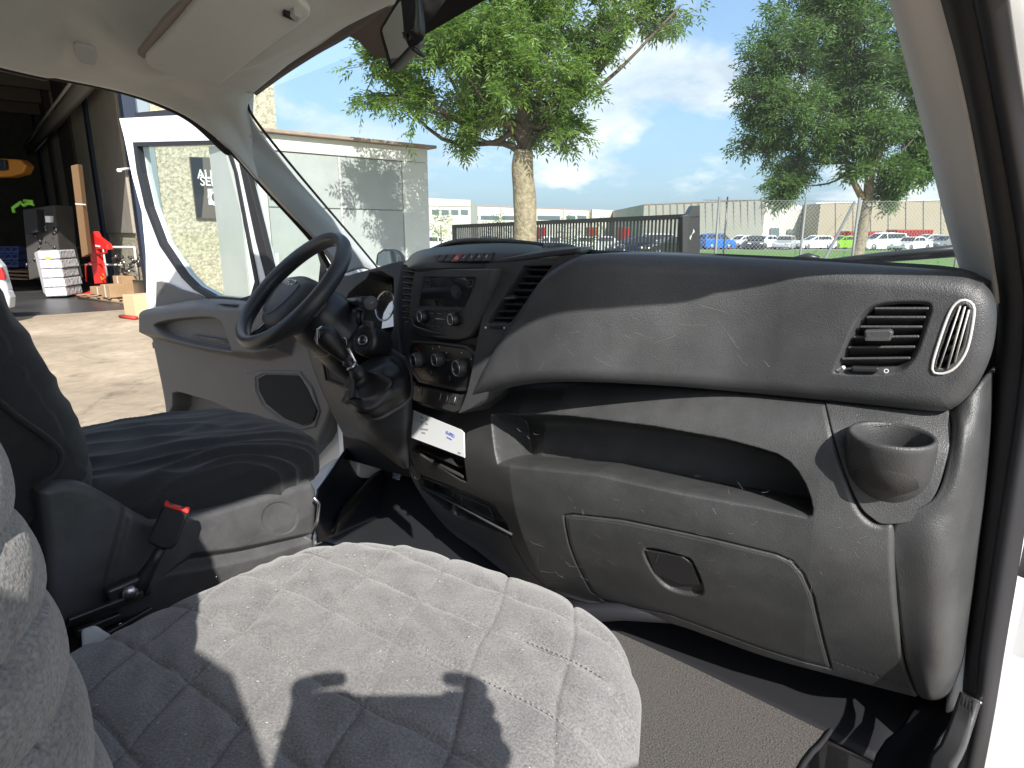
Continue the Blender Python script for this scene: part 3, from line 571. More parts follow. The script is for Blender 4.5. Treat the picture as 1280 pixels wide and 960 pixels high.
# driver side dash fascia, left of the console (mostly behind the wheel)
surf('driver_fascia', [[P(378, 392, Y=1.30), P(420, 400, Y=1.25), P(470, 425, Y=1.18), P(512, 450, Y=1.12)], [P(385, 440, Y=1.30), P(425, 470, Y=1.22), P(470, 480, Y=1.15), P(513, 500, Y=1.11)],
     [P(405, 495, Y=1.30), P(440, 520, Y=1.24), P(480, 540, Y=1.16), P(512, 560, Y=1.13)], [P(430, 545, Y=1.34), P(460, 556, Y=1.28), P(490, 570, Y=1.2), P(525, 600, Y=1.16)]], M['dash2'], dash, nu=30, nv=30, thick=.006)
surf('console_flank', [[P(443, 515, Y=1.00), P(455, 522, Y=1.00), P(470, 524, Y=1.0), P(510, 498, Y=1.03), P(513, 480, Y=1.07)], [P(450, 535, Y=1.05), P(462, 542, Y=1.03), P(480, 550, Y=1.03), P(508, 540, Y=1.05), P(512, 520, Y=1.10)],
     [P(470, 560, Y=1.10), P(482, 566, Y=1.09), P(495, 574, Y=1.08), P(508, 570, Y=1.09), P(512, 560, Y=1.13)], [P(498, 582, Y=1.15), P(500, 583, Y=1.15), P(505, 586, Y=1.14), P(510, 586, Y=1.14), P(513, 586, Y=1.15)]], M['dash'], dash, nu=40, nv=40, thick=.004)
surf('knee_pocket', [[P(402, 446, Y=1.20), P(425, 455, Y=1.17), P(446, 462, Y=1.14)], [P(408, 474, Y=1.20), P(425, 480, Y=1.17), P(444, 488, Y=1.14)]], M['hole'], dash, nu=8, nv=8, thick=.003)
pk = MB(); pp = [P(402, 446, Y=1.19), P(408, 476, Y=1.19), P(444, 490, Y=1.13), P(446, 462, Y=1.13)]
for i in range(4): pk.bar(pp[i], pp[(i+1) % 4], .006, .006)
pk.build('pocket_frame', M['dash2'], dash)
# ============================================================ STEERING COLUMN AND WHEEL
k_ = .87; WC = np.array([-1.49452, 1.12087, -.15858])*k_; be, ga = .78024, .29634
WN = np.array([-sin(ga)*cos(be), -cos(ga)*cos(be), sin(be)]); FW = Fr(WC, WN); R0, r0 = .1935*k_, .0172
wheel = thing('steering_wheel', 'black three spoke steering wheel with chrome spoke trim and maker name on its hub', 'steering wheel', WC)
V = []; nr, nt_ = 120, 20
for i in range(nr):
    a = 2*pi*i/nr; flat = 1-.04*smooth((cos(a+pi/2)-.6)/.4); thk = 1+.10*cos(2*a)
    for j in range(nt_):
        t = 2*pi*j/nt_; V.append(FW.pt((R0*flat+r0*thk*cos(t))*cos(a), (R0*flat+r0*thk*cos(t))*sin(a), r0*1.12*sin(t)))
mk('rim', V, [(i*nt_+j, ((i+1) % nr)*nt_+j, ((i+1) % nr)*nt_+(j+1) % nt_, i*nt_+(j+1) % nt_) for i in range(nr) for j in range(nt_)], M['wheelm'], wheel)
_h0, _h1 = FW.hit(359, 373), FW.hit(366, 366); HO = (_h0[0]-_h1[0], _h0[1]-_h1[1])
def padring(s, c, top=0.):
    s *= 1.2
    return [(-.078*s, .035*s+top), (-.055*s, .052*s+top), (0, .058*s+top), (.055*s, .052*s+top), (.078*s, .035*s+top), (.072*s, -.015*s), (.045*s, -.060*s), (0, -.075*s), (-.045*s, -.060*s), (-.072*s, -.015*s)]
rows = []
for s, c in ((.80, -.055), (1.02, -.03), (1.0, -.005), (.93, .010), (.75, .021), (.4, .027), (.02, .029)):
    q = catmull(padring(s, c), 6, True); rows.append(FW.pt(q[:, 0]+HO[0], q[:, 1]+HO[1], c-.012))
n = len(rows[0]); V = np.concatenate(rows)
hub = mk('hub', V, [(i*n+k, i*n+(k+1) % n, (i+1)*n+(k+1) % n, (i+1)*n+k) for i in range(len(rows)-1) for k in range(n)], M['dash'], wheel)
LOC[hub] = LOC[wheel]
text('maker_name', 'IVECO', FW.mat(HO[0]-.004, HO[1]+.030, .0150), .024, M['silver'], hub, ext=.0012, xs=1.1)
q = catmull(padring(.66, 0), 6, True)
MB().tube(FW.pt(q[:, 0]+HO[0], q[:, 1]+HO[1]-.006, .0125), .0012, 5, False).build('hub_seam', M['black'], hub)
for ang in (-8, 188, 247, 293):
    a = radians(ang); d = np.array([cos(a), sin(a)]); w0, w1 = (.030, .020) if abs(sin(a)) < .5 else (.016, .013); e = np.array([-d[1], d[0]])
    pl = [d*.055+e*w0, d*(R0-.006)+e*w1, d*(R0-.006)-e*w1, d*.055-e*w0]
    sp = prism('spoke', pl, FW, -.030, -.012, M['dash'], wheel, raw=True, bevel=.005, seg=3); LOC[sp] = LOC[wheel]
    if abs(sin(a)) > .5:
        MB().bar(FW.pt(*(d*.07+e*w0*.8), -.010), FW.pt(*(d*(R0-.02)+e*w1*.7), -.010), .004, .003).build('spoke_trim', M['silver'], sp)
    else:
        for q in range(3): MB().box(FW.pt(*(d*(.088+.016*q)), -.010), (.014, .022, .004), np.stack([FW.u, FW.v, FW.n], 1)).build('spoke_button', M['black'], sp, bevel=.001)
sc = thing('steering_column', 'black plastic steering column shroud with stalk, ignition lock and hanging keys', 'column', FW.pt(0, 0, -.15))
rows = []
for s, c, w in ((.055, -.035, 1), (.075, -.06, 1.05), (.080, -.10, 1.1), (.080, -.15, 1.1), (.085, -.155, 1.1)):
    t = np.linspace(0, 2*pi, 40, endpoint=False); rows.append(FW.pt(s*w*np.cos(t), s*np.sin(t)-.005, c))
MB().add(np.concatenate(rows), [(i*40+k, i*40+(k+1) % 40, (i+1)*40+(k+1) % 40, (i+1)*40+k) for i in range(4) for k in range(40)]).build('upper_shroud', M['black'], sc)
low = MB(); low.tube([FW.pt(0, -.01, -.14), FW.pt(0, -.015, -.22), FW.pt(0, -.02, -.34)], [.074, .078, .075], 32); low.build('lower_shroud', M['black'], sc)
mk('shroud_seam', [FW.pt(.0895*cos(t), .0815*sin(t)-.005, c) for c in (-.150, -.153) for t in np.linspace(-1.6, 1.6, 30)], [(i, i+1, 31+i, 30+i) for i in range(29)], M['silver'], sc)
ig = P(453, 425, Y=1.02); ign = nrm((.35, -1, .35))
MB().lathe(ig-ign*.05, ign, [(.040, -.03), (.036, .03), (.030, .045), (.012, .047), (.012, .030)], 30, cap=False).build('lock_boss', M['black'], sc)
MB().lathe(ig-ign*.004, ign, [(.012, 0), (.0125, .004), (.009, .0045), (.009, .001)], 24).build('ignition_ring', M['silver'], sc)
MB().lathe(ig-ign*.003, ign, [(.008, 0), (.0075, .003)], 20).build('ignition_barrel', M['metal'], sc)
st = [P(436, 378, Y=1.12), P(450, 378, Y=1.06), P(463, 379, Y=1.0)]
stk = MB().tube(st, [.011, .0135, .016], 20).build('stalk', M['black'], sc)
sn = nrm(st[2]-st[1]); MB().lathe(st[2], sn, [(.0165, 0), (.0168, .004), (.013, .006)], 24).build('stalk_cap', M['dash'], stk)
MB().bar(st[2]+sn*.0065+np.array([-.004, 0, -.002]), st[2]+sn*.0065+np.array([.004, .002, .003]), .003, .0006).build('stalk_mark', M['mark'], stk)
MB().tube([P(447, 388, Y=1.03), P(447, 398, Y=1.03), P(450, 405, Y=1.04)], [.012, .009, .007], 14).build('lower_stalk', M['black'], sc)
MB().box(P(461, 407, Y=1.05), (.03, .012, .022)).build('reset_key', M['dash2'], sc, bevel=.004)
keys = thing('bunch_of_keys', 'silver keys on a ring hanging below the steering column', 'keys', P(432, 440, Y=1.0))
kr = P(429, 428, Y=1.0); t = np.linspace(0, 2*pi, 24)
MB().tube([kr+np.array([.006*cos(a), .010*cos(a)*.6, .012*sin(a)]) for a in t], .0011, 6, False).build('key_ring', M['key'], keys)
for d in ((0, .0), (.012, -.008)):
    MB().bar(kr+np.array([d[0], 0, -.014]), kr+np.array([d[0]+.022, .008, -.055+d[1]]), .013, .0022, up=(1, -1, 0)).build('key_blade', M['key'], keys, bevel=.0008)
MB().lathe(kr+np.array([.0, -.003, -.014]), (.2, -1, 0), [(.011, 0), (.011, .004)], 16).build('key_head', M['black'], keys)
# ============================================================ GEAR LEVER
gear = thing('gear_lever', 'gear lever with chrome topped black knob over a creased leather boot', 'gear lever', P(478, 500, Y=.98))
KB = P(411, 424, Y=.88); B1 = P(447, 466, Y=.92); ax = nrm(KB-B1)
q = []
gfu = nrm(np.cross(ax, (0, 0, 1))); gfv = np.cross(gfu, ax)
MB().lathe(KB, ax, [(.012, -.052), (.0155, -.038), (.0205, -.02), (.0245, -.004), (.0255, .009), (.0225, .020), (.015, .026), (.002, .028)], 28).build('knob', M['leather'], gear)
# chrome plate on the driver side top of the knob
kn = nrm(-np.array([.75, .15, -.55])*1.0+ax*.6); FG = Fr(KB+ax*.010+kn*.0155, kn)
FG2 = Fr(P(401, 419, Y=.856), nrm(ax*.9+(-RX)*.75))
ringplate('chrome_bezel', [(395, 411), (401, 407), (407, 409), (406, 420), (403, 432), (395, 430)], [(397, 413), (401, 410), (405, 411.5), (404, 420), (401, 428.5), (397.5, 427)], FG2, -.003, .0015, M['chrome'], gear, bevel=.0008)
prism('gear_plate', [(397, 413), (401, 410), (405, 411.5), (404, 420), (401, 428.5), (397.5, 427)], FG2, -.004, .0005, M['gloss'], gear)
for dx, dy in ((0, 0), (2.6, .6), (-.3, 7), (2.2, 7.6)):
    MB().bar(FG2.pt(*FG2.hit(400+dx, 413.5+dy, .001), .001), FG2.pt(*FG2.hit(399.6+dx, 418+dy, .001), .001), .0008, .0004).build('gear_mark', M['mark'], gear)
MB().tube([KB-ax*.045, B1], [.0105, .0095], 18).build('shaft', M['black'], gear)
for f_ in (.35, .62, .8): MB().lathe(KB-ax*.045+(B1-KB+ax*.045)*f_, ax, [(.0125, -.003), (.0135, 0), (.0125, .003)], 20).build('shaft_ring', M['silver'] if f_ == .62 else M['black'], gear)
MB().lathe(B1, ax, [(.017, -.014), (.018, -.004), (.0155, .008), (.011, .012)], 22).build('boot_collar', M['leather'], gear)
# boot: creased skirt from the collar down to its base frame
base_px = [(441, 505, .99), (446, 513, .96), (456, 521, .94), (472, 523, .95), (490, 514, .98), (512, 498, 1.02), (514, 478, 1.06), (508, 458, 1.09), (490, 452, 1.11), (470, 456, 1.10), (452, 468, 1.06), (443, 488, 1.02)]
bp = catmull([P(x, y, Y=Y) for x, y, Y in base_px], 9, True); nb = len(bp); top = []
u1 = nrm(np.cross(ax, (0, 0, 1))); v1 = np.cross(u1, ax)
for k in range(nb):
    d = bp[k]-B1; d = d-ax*d.dot(ax); top.append(B1+nrm(d)*.017-ax*.01)
top = np.array(top); V = []; m = 34; cen = bp.mean(0)
for i in range(m):
    t = i/(m-1)
    for k in range(nb):
        a = 2*pi*k/nb; p = top[k]*(1-t)+bp[k]*t; out = nrm(p-(B1*(1-t)+cen*t)); bul = .026*sin(pi*t)**.8
        fold = .0065*sin(pi*min(1, t*1.15))*(sin(a*5+t*9+1.2*sin(a*2))+.6*sin(t*22+2.5*sin(a+1)))
        V.append(p+out*(bul+fold)+ax*.010*sin(pi*t))
mk('boot', V, [(i*nb+k, i*nb+(k+1) % nb, (i+1)*nb+(k+1) % nb, (i+1)*nb+k) for i in range(m-1) for k in range(nb)], M['leather'], gear)
MB().tube(np.concatenate([bp, bp[:1]]), .005, 8, False).build('boot_frame', M['dash'], gear)
# ============================================================ CAB SHELL
cab = thing('van_cab', 'interior shell of the white van: grey headliner, windscreen pillars, seals, floor and sill', 'van', (-.75, 1.2, CABF))
# roof lining: rows run from the driver's door edge up and inboard
L0 = [P(0, 77, X=-1.46), P(70, 90, X=-1.46), P(150, 107, X=-1.46), P(205, 126, X=-1.47), P(245, 148, X=-1.475), P(285, 185, X=-1.48), P(320, 225, X=-1.50)]
door_edge = [np.array([-1.42, -.75, .34]), np.array([-1.44, -.1, .345])]+L0
r1 = door_edge
r2 = [np.array([-1.38, -.75, .40]), np.array([-1.38, -.1, .41]), P(30, 38, X=-1.36), P(90, 66, X=-1.36), P(160, 92, X=-1.37), P(210, 104, X=-1.39), P(250, 122, X=-1.42), P(290, 150, X=-1.45), P(312, 190, X=-1.48)]
r3 = [np.array([-1.22, -.75, .45]), np.array([-1.2, -.1, .46]), np.array([-1.17, .35, .455]), np.array([-1.19, .50, .45]), P(175, 72, X=-1.25), P(225, 88, X=-1.28), P(265, 105, X=-1.32), P(295, 112, X=-1.37), P(311, 118, X=-1.42)]
r4 = [np.array([-.95, -.75, .48]), np.array([-.95, -.1, .49]), np.array([-.95, .3, .49]), np.array([-.96, .50, .485]), np.array([-1.0, .66, .47]), P(300, 60, X=-1.08), P(330, 72, X=-1.13), P(330, 92, X=-1.25), P(316, 107, X=-1.36)]
r5 = [np.array([-.6, -.75, .50]), np.array([-.6, -.1, .51]), np.array([-.6, .3, .51]), np.array([-.62, .50, .50]), np.array([-.66, .66, .49]), np.array([-.7, .80, .47]), P(480, -15, X=-.83), P(420, 30, X=-1.02), P(380, 58, X=-1.15)]
r6 = [np.array([-.1, -.75, .57]), np.array([-.1, -.1, .58]), np.array([-.1, .2, .58]), np.array([-.1, .40, .57]), np.array([-.12, .55, .54]), np.array([-.15, .68, .49]), np.array([-.18, .80, .41]), np.array([-.35, .87, .43]), np.array([-.6, .9, .45])]
surf('headliner', [r1, r2, r3, r4, r5, r6], M['liner'], cab, nu=110, nv=120, thick=.012)
hdl = [(.045, .83, .25), (.045, .775, .28), (.03, .674, .345), (.03, .474, .48), (.03, .2, .55), (.03, -.3, .57), (.03, -.75, .57)]
surf('door_header', [hdl, [(-.06, .86, .30), (-.08, .80, .37), (-.10, .70, .46), (-.1, .5, .57), (-.1, .2, .61), (-.1, -.3, .61), (-.1, -.75, .61)], [(-.20, .93, .36), (-.22, .86, .44), (-.2, .72, .51), (-.2, .5, .59), (-.2, .2, .61), (-.2, -.3, .61), (-.2, -.75, .61)], [(-.40, .985, .395), (-.40, .90, .45), (-.35, .72, .52), (-.3, .5, .59), (-.3, .2, .61), (-.3, -.3, .61), (-.3, -.75, .61)]], M['liner'], cab, nu=24, nv=60, thick=.015)  # out of view; lower edge shaped to keep sun off the upper pad
# header band in front of the roof lining (brown tinted glass border) and windscreen
hb0 = [P(306, 110, X=-1.41), P(340, 84, X=-1.27), P(380, 57, X=-1.14), P(421, 32, X=-1.01), P(470, -8, X=-.86), P(520, -70, X=-.70)]
hb1 = [P(312, 117, X=-1.415), P(345, 92, X=-1.28), P(385, 66, X=-1.15), P(418, 46, X=-1.05), P(436, 45, X=-1.01), P(456, 60, X=-.99)]
surf('headliner_lip', [hb0, [p+np.array([0, .03, -.012]) for p in hb0]], M['brown'], cab, nu=4, nv=30, thick=.004)
WS = Fr((-.75, 1.42, -.06), (0, -.60, -.80), up=(0, 0, 1))        # windscreen plane approx, normal facing inside
# bowed windscreen surface through edge points
wl = [P(308, 122, X=-1.40), P(345, 190, X=-1.44), P(400, 258, X=-1.49), P(455, 318, X=-1.53), P(478, 345, X=-1.53)]
wr = [P(1118, -10, Y=.90), P(1150, 120, Y=1.08), P(1172, 210, Y=1.22), P(1188, 280, Y=1.34), P(1205, 345, Y=1.46)]
wmid = [np.array([-.72, 1.02, .44]), np.array([-.73, 1.24, .27]), np.array([-.74, 1.44, .11]), np.array([-.75, 1.58, -.01]), np.array([-.75, 1.68, -.10])]
wml = [(a*.55+b*.45)+np.array([0, .09, .03]) for a, b in zip(wl, wmid)]; wmr = [(a*.5+b*.5)+np.array([0, .06, .03]) for a, b in zip(wr, wmid)]
M['wsglass'] = glass('windscreen_glass', (.89, .93, .925), dirt=.035)
M['dglass'] = glass('door_glass', (.86, .90, .885))
wr = [wr[0]+(wr[0]-wr[1])*.9]+wr[1:]
wmr[0] = (wr[0]*.5+wmid[0]*.5)+np.array([0, .05, .0])
ws = surf('windscreen', [wl, wml, wmid, wmr, wr], M['wsglass'], cab, nu=40, nv=30)
# printed border round the glass: sensor patch behind the mirror and sun band
def on_ws(x, y, off=.0):      # where a pixel ray meets the windscreen, lifted towards the cab
    r = ray(x, y); G = WSG; best = None
    A = G[:-1, :-1].reshape(-1, 3); B = G[1:, :-1].reshape(-1, 3); C = G[1:, 1:].reshape(-1, 3); D = G[:-1, 1:].reshape(-1, 3)
    for T0, T1, T2 in ((A, B, C), (A, C, D)):
        e1, e2 = T1-T0, T2-T0; h = np.cross(r, e2); det = (e1*h).sum(1); s = -T0; u = (s*h).sum(1)/det; q = np.cross(s, e1); v = (q*r).sum(1)/det; t = (e2*q).sum(1)/det
        ok = (u >= -1e-6) & (v >= -1e-6) & (u+v <= 1+1e-6) & (t > 0)
        if ok.any(): return r*t[ok][0]*(1-off)
    return None
WSG = surf('', [wl, wml, wmid, wmr, wr], None, raw=True, nu=40, nv=30)
# frit: built in the plane that the upper windscreen follows
FT = Fr((-.75, 1.02, .43), nrm((.10, -.62, -.78)))
prism('sun_band', [(300, 118), (330, 80), (400, 30), (480, -30), (520, -60), (560, -40), (520, 20), (495, 62), (488, 73), (474, 72), (466, 69), (456, 60), (447, 50), (436, 45.5), (420, 46), (385, 66), (345, 92), (318, 113)], FT, -.003, .0, M['brown'], cab)
prism('sensor_patch', [(505, 10), (520, 62), (532, 43), (605, 1), (640, -20), (700, -60), (560, -80), (500, -40)], FT, .003, .006, M['hole'], cab)
# driver side pillar trim
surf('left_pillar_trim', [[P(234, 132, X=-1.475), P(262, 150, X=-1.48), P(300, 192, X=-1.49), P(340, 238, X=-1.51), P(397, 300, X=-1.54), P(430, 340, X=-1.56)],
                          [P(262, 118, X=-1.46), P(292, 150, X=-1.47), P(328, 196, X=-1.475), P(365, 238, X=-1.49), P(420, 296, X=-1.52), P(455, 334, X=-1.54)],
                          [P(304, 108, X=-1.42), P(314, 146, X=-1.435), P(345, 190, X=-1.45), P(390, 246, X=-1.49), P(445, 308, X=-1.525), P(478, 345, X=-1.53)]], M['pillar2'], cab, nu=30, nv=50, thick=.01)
surf('left_pillar_edge', [[P(232, 131, X=-1.49), P(259, 149, X=-1.50), P(297, 192, X=-1.51), P(337, 237, X=-1.53), P(395, 300, X=-1.56), P(420, 335, X=-1.58)],
                          [P(240, 126, X=-1.47), P(268, 144, X=-1.475), P(306, 186, X=-1.48), P(346, 230, X=-1.50), P(402, 292, X=-1.53), P(432, 328, X=-1.55)]], M['visor'], cab, nu=8, nv=50, thick=.01)
MB().tube(catmull([P(310, 113, X=-1.41), P(309, 126, X=-1.41), P(316, 145, X=-1.42), P(348, 187, X=-1.445), P(398, 247, X=-1.485), P(450, 308, X=-1.525), P(480, 345, X=-1.53)], 8), .0035, 8).build('glass_seal', M['rubber'], cab)
b_ = P(310, 168, X=-1.455); MB().lathe(b_, nrm(-b_), [(.009, 0), (.008, .003), (.006, .0035)], 20).build('pillar_cap', M['pillar2'], cab)
MB().tube(catmull([p+np.array([-.012, 0, -.006]) for p in door_edge[:-1]]+[P(292, 192, X=-1.515), P(333, 237, X=-1.535), P(392, 303, X=-1.56), P(415, 340, X=-1.58)], 8), .0075, 10).build('door_seal', M['rubber'], cab)
# roof and walls outside the linings
b_ = MB(); b_.box((-.72, .02, .655), (1.70, 1.55, .03)).build('roof_panel', M['white'], cab)
MB().box((-.72, -.80, -.22), (1.7, .04, 1.75)).build('rear_bulkhead', M['visor'], cab)
b_ = MB(); b_.box((.06, -.15, .60), (.07, 1.3, .08)); b_.build('right_cant_rail', M['white'], cab, bevel=.01)
prism('right_door_pillar', [(-.78, -1.0), (-.14, -1.0), (-.14, .06), (-.19, .20), (-.33, .33), (-.33, .57), (-.78, .57)], (lambda f: (setattr(f, 'u', np.array([0, 1., 0])), setattr(f, 'v', np.array([0, 0, 1.])), f)[-1])(Fr((.085, 0, 0), (1, 0, 0))), -.045, .045, M['white'], cab, raw=True, bevel=.01)  # out of view; front edge shaped to throw shade on backrest and cushion
MB().box((-1.55, -.66, -.4), (.09, .26, 1.75)).build('left_door_pillar', M['white'], cab, bevel=.01)
# right pillar
RG = [P(1118, -12, Y=.89), P(1150, 112, Y=1.06), P(1172, 204, Y=1.20), P(1190, 280, Y=1.32), P(1211, 352, Y=1.44)]
RS = [P(1183, -12, Y=.865), P(1214, 130, Y=.985), P(1236, 250, Y=1.09), P(1247, 320, Y=1.16), P(1253, 378, Y=1.2)]
RM = [(a*.5+b*.5)+np.array([-.012, -.012, 0]) for a, b in zip(RG, RS)]
def up(L, k=.5): return [L[0]+(L[0]-L[1])*k, L[0]+(L[0]-L[1])*k*.5]+list(L)
surf('right_pillar_trim', [up(RG), up(RM), up(RS)], M['pillar'], cab, nu=24, nv=50, thick=.008)
def band(name, Lp, Rp, m, bul=.012, parent=cab, **k):
    mid = [(a+b)/2+np.array([-.3, -.9, 0])*bul for a, b in zip(Lp, Rp)]; return surf(name, [Lp, mid, Rp], m, parent, nu=16, nv=70, thick=.006, **k)
def yz(pts): return [P(x, y, Y=Y) for x, y, Y in pts]
s1L = up(yz([(1172, -30, 0.85), (1184, 0, 0.87), (1215, 130, 0.985), (1237, 250, 1.09), (1249, 330, 1.17), (1254, 400, 1.22), (1245, 500, 1.25), (1227, 650, 1.27), (1209, 800, 1.28), (1198, 880, 1.29)]), .6)
s1R = up(yz([(1206, -30, 0.83), (1220, 0, 0.85), (1246, 130, 0.965), (1266, 250, 1.06), (1278, 330, 1.13), (1283, 400, 1.18), (1274, 500, 1.2), (1252, 650, 1.21), (1230, 800, 1.22), (1222, 885, 1.23)]), .6)
band('inner_door_seal', s1L, s1R, M['rubber'], .014)
s2L = up(yz([(1206, -30, 0.832), (1221, 0, 0.852), (1246, 130, 0.967), (1267, 250, 1.062), (1279, 330, 1.132), (1284, 400, 1.182), (1275, 500, 1.202), (1251, 650, 1.212), (1229, 800, 1.222), (1221, 885, 1.232), (1198, 975, 1.25)]), .6)
s2R = up(yz([(1250, -30, 0.83), (1256, 0, 0.85), (1276, 130, 0.965), (1296, 250, 1.06), (1304, 330, 1.13), (1306, 400, 1.18), (1300, 500, 1.2), (1279, 650, 1.21), (1254, 800, 1.22), (1240, 885, 1.23), (1225, 975, 1.23)]), .6)
band('outer_door_seal', s2L, s2R, M['rubber2'], .016)
o1L = yz([(1250, -30, .87), (1256, 0, .89), (1276, 130, 1.0), (1297, 250, 1.09), (1305, 330, 1.17)])
o1R = yz([(1290, -30, .90), (1300, 0, .92), (1320, 130, 1.03), (1340, 250, 1.12), (1350, 330, 1.2)])
band('pillar_paint', o1L, o1R, mat('grey_white_paint', (.62, .62, .62), .35), .004)
# sill trim
sl0 = [P(1204, 868, Y=1.235), P(1192, 900, Y=1.19), P(1178, 935, Y=1.13), P(1160, 975, Y=1.06), np.array([.085, .7, -.93]), np.array([.085, -.5, -.93])]
sl1 = [P(1226, 880, Y=1.20), P(1216, 912, Y=1.17), P(1205, 945, Y=1.11), P(1192, 985, Y=1.04), np.array([.125, .7, -.93]), np.array([.125, -.5, -.93])]
surf('sill_trim', [sl0, sl1], M['dash2'], cab, nu=6, nv=60, thick=.008)
MB().tube([sl0[0]+np.array([0, 0, .002]), sl1[0]+np.array([0, 0, .002])], .0025, 8).build('sill_clip', M['silver'], cab)
surf('kick_trim', [[P(1150, 868, Y=1.30), P(1185, 870, Y=1.28), P(1205, 862, Y=1.27)], [P(1130, 905, Y=1.25), P(1165, 905, Y=1.24), P(1192, 900, Y=1.22)], [P(1085, 975, Y=1.13), P(1125, 975, Y=1.13), P(1160, 975, Y=1.08)], [np.array([.02, .5, -.99]), np.array([.05, .5, -.97]), np.array([.085, .5, -.93])], [np.array([.02, -.5, -.99]), np.array([.05, -.5, -.97]), np.array([.085, -.5, -.93])]], M['blackmat'], cab, nu=50, nv=20, thick=.006)
# floor: rubber mat, carpet insert
fl = MB(); fl.box((-.75, .25, CABF-.03), (1.72, 2.0, .03)); fl.build('floor_panel', M['blackmat'], cab)
surf('toe_board', [[(-1.65, 1.22, CABF+.0), (-.75, 1.32, CABF), (.10, 1.22, CABF)], [(-1.65, 1.50, CABF+.10), (-.75, 1.55, CABF+.12), (.10, 1.5, CABF+.10)], [(-1.65, 1.72, CABF+.40), (-.75, 1.74, CABF+.4), (.10, 1.7, CABF+.4)]], M['blackmat'], cab, nu=30, nv=20, thick=.01)
fm = thing('floor_mat', 'brown grey carpet floor mat with bound edge in the passenger footwell', 'floor mat', (-.35, .9, CABF))
mp = [P(600, 735, Z=CABF+.012), P(760, 770, Z=CABF+.012), P(860, 805, Z=CABF+.012), P(965, 860, Z=CABF+.012), P(1040, 870, Z=CABF+.012), P(1055, 885, Z=CABF+.012), P(1030, 925, Z=CABF+.012), P(985, 990, Z=CABF+.012), (-.19, .3, 0), (-.25, .05, 0), (-.95, .05, 0), (-1.02, .2, 0), (-1.05, 1.1, 0)]
mpx = catmull([(p[0], p[1]) for p in mp], 4, True)
FZ = Fr((0, 0, CABF+.004), (0, 0, 1), up=(0, 1, 0))
q = [( (np.array([x, y, 0])-FZ.o*[1, 1, 0]).dot(FZ.u), np.array([x, y, 0]).dot(FZ.v)) for x, y in mpx]
prism('mat_carpet', q, FZ, .0, .008, M['carpet'], fm, raw=True)
MB().tube([FZ.pt(a, b, .008) for a, b in q+q[:1]], .0055, 8, False).build('mat_binding', M['rubber'], fm)
# driver footwell shapes
surf('driver_kick_cover', [[P(396, 678, Z=-.92), P(470, 648, Z=-.95), P(540, 618, Z=-.97), P(585, 600, Z=-.98)], [P(392, 640, Z=-.80), P(420, 600, Z=-.80), P(455, 560, Z=-.80), P(500, 520, Z=-.80)], [P(396, 612, Z=-.74), P(412, 590, Z=-.74), P(432, 560, Z=-.72), P(455, 530, Z=-.70)]], M['bluecarpet'], cab, nu=24, nv=24, thick=.006)
surf('pedal_duct', [[P(415, 668, Z=-.92), P(440, 640, Z=-.90), P(470, 610, Z=-.90), P(500, 585, Z=-.9)], [P(420, 652, Z=-.88), P(442, 628, Z=-.86), P(468, 600, Z=-.86), P(498, 575, Z=-.86)], [P(412, 664, Z=-.88), P(432, 632, Z=-.86), P(462, 602, Z=-.86), P(492, 575, Z=-.86)]], M['black'], cab, nu=10, nv=24, thick=.01)
surf('driver_sill', [[P(395, 680, Z=-.90), P(398, 640, Z=-.86), P(405, 610, Z=-.84), P(412, 590, Z=-.84), P(440, 560, Z=-.80), P(456, 540, Z=-.76)], [P(380, 640, Z=-.90), P(400, 600, Z=-.86), P(412, 580, Z=-.84), P(425, 566, Z=-.82), P(440, 545, Z=-.80), P(446, 520, Z=-.70)],
      [P(370, 600, Z=-.96), P(390, 575, Z=-.95), P(403, 560, Z=-.94), P(420, 540, Z=-.92), P(436, 515, Z=-.82), P(430, 490, Z=-.66)]], M['white'], cab, nu=20, nv=40, thick=.006)
# body outside the driver's side hinge pillar
MB().box((-1.66, 1.62, -.68), (.10, .4, .8)).build('left_hinge_pillar', M['white'], cab, bevel=.01)
MB().box((-.75, 1.95, -.85), (2.0, .5, .9)).build('bonnet', M['white'], cab, bevel=.12, seg=5)
MB().box((.14, 1.42, -.55), (.06, .35, .95)).build('right_hinge_pillar', M['white'], cab, bevel=.01)
MB().box((-.75, .3, -1.12), (1.8, 2.6, .14)).build('underbody', M['black'], cab)
# pedal
ped = thing('brake_pedal', 'metal pedal with ribbed face low in the driver footwell', 'pedal', P(497, 593, Y=1.45))
FP = Fr(P(497, 593, Y=1.45), (.3, -1, .5))
prism('pedal_face', [(491, 588), (497, 583), (504, 586), (504, 592), (498, 601), (490, 598)], FP, -.008, .0, M['metal'], ped, bevel=.002)
for k in range(4): MB().bar(FP.pt(*FP.hit(491+k*.5, 598-k*3.6, .001), .002), FP.pt(*FP.hit(500+k*.7, 599-k*3.6, .001), .002), .003, .003).build('pedal_rib', M['silver'], ped)
MB().bar(FP.pt(0, .0, -.01), FP.pt(0, .0, -.01)+np.array([0, .12, .25]), .02, .012).build('pedal_arm', M['black'], ped)
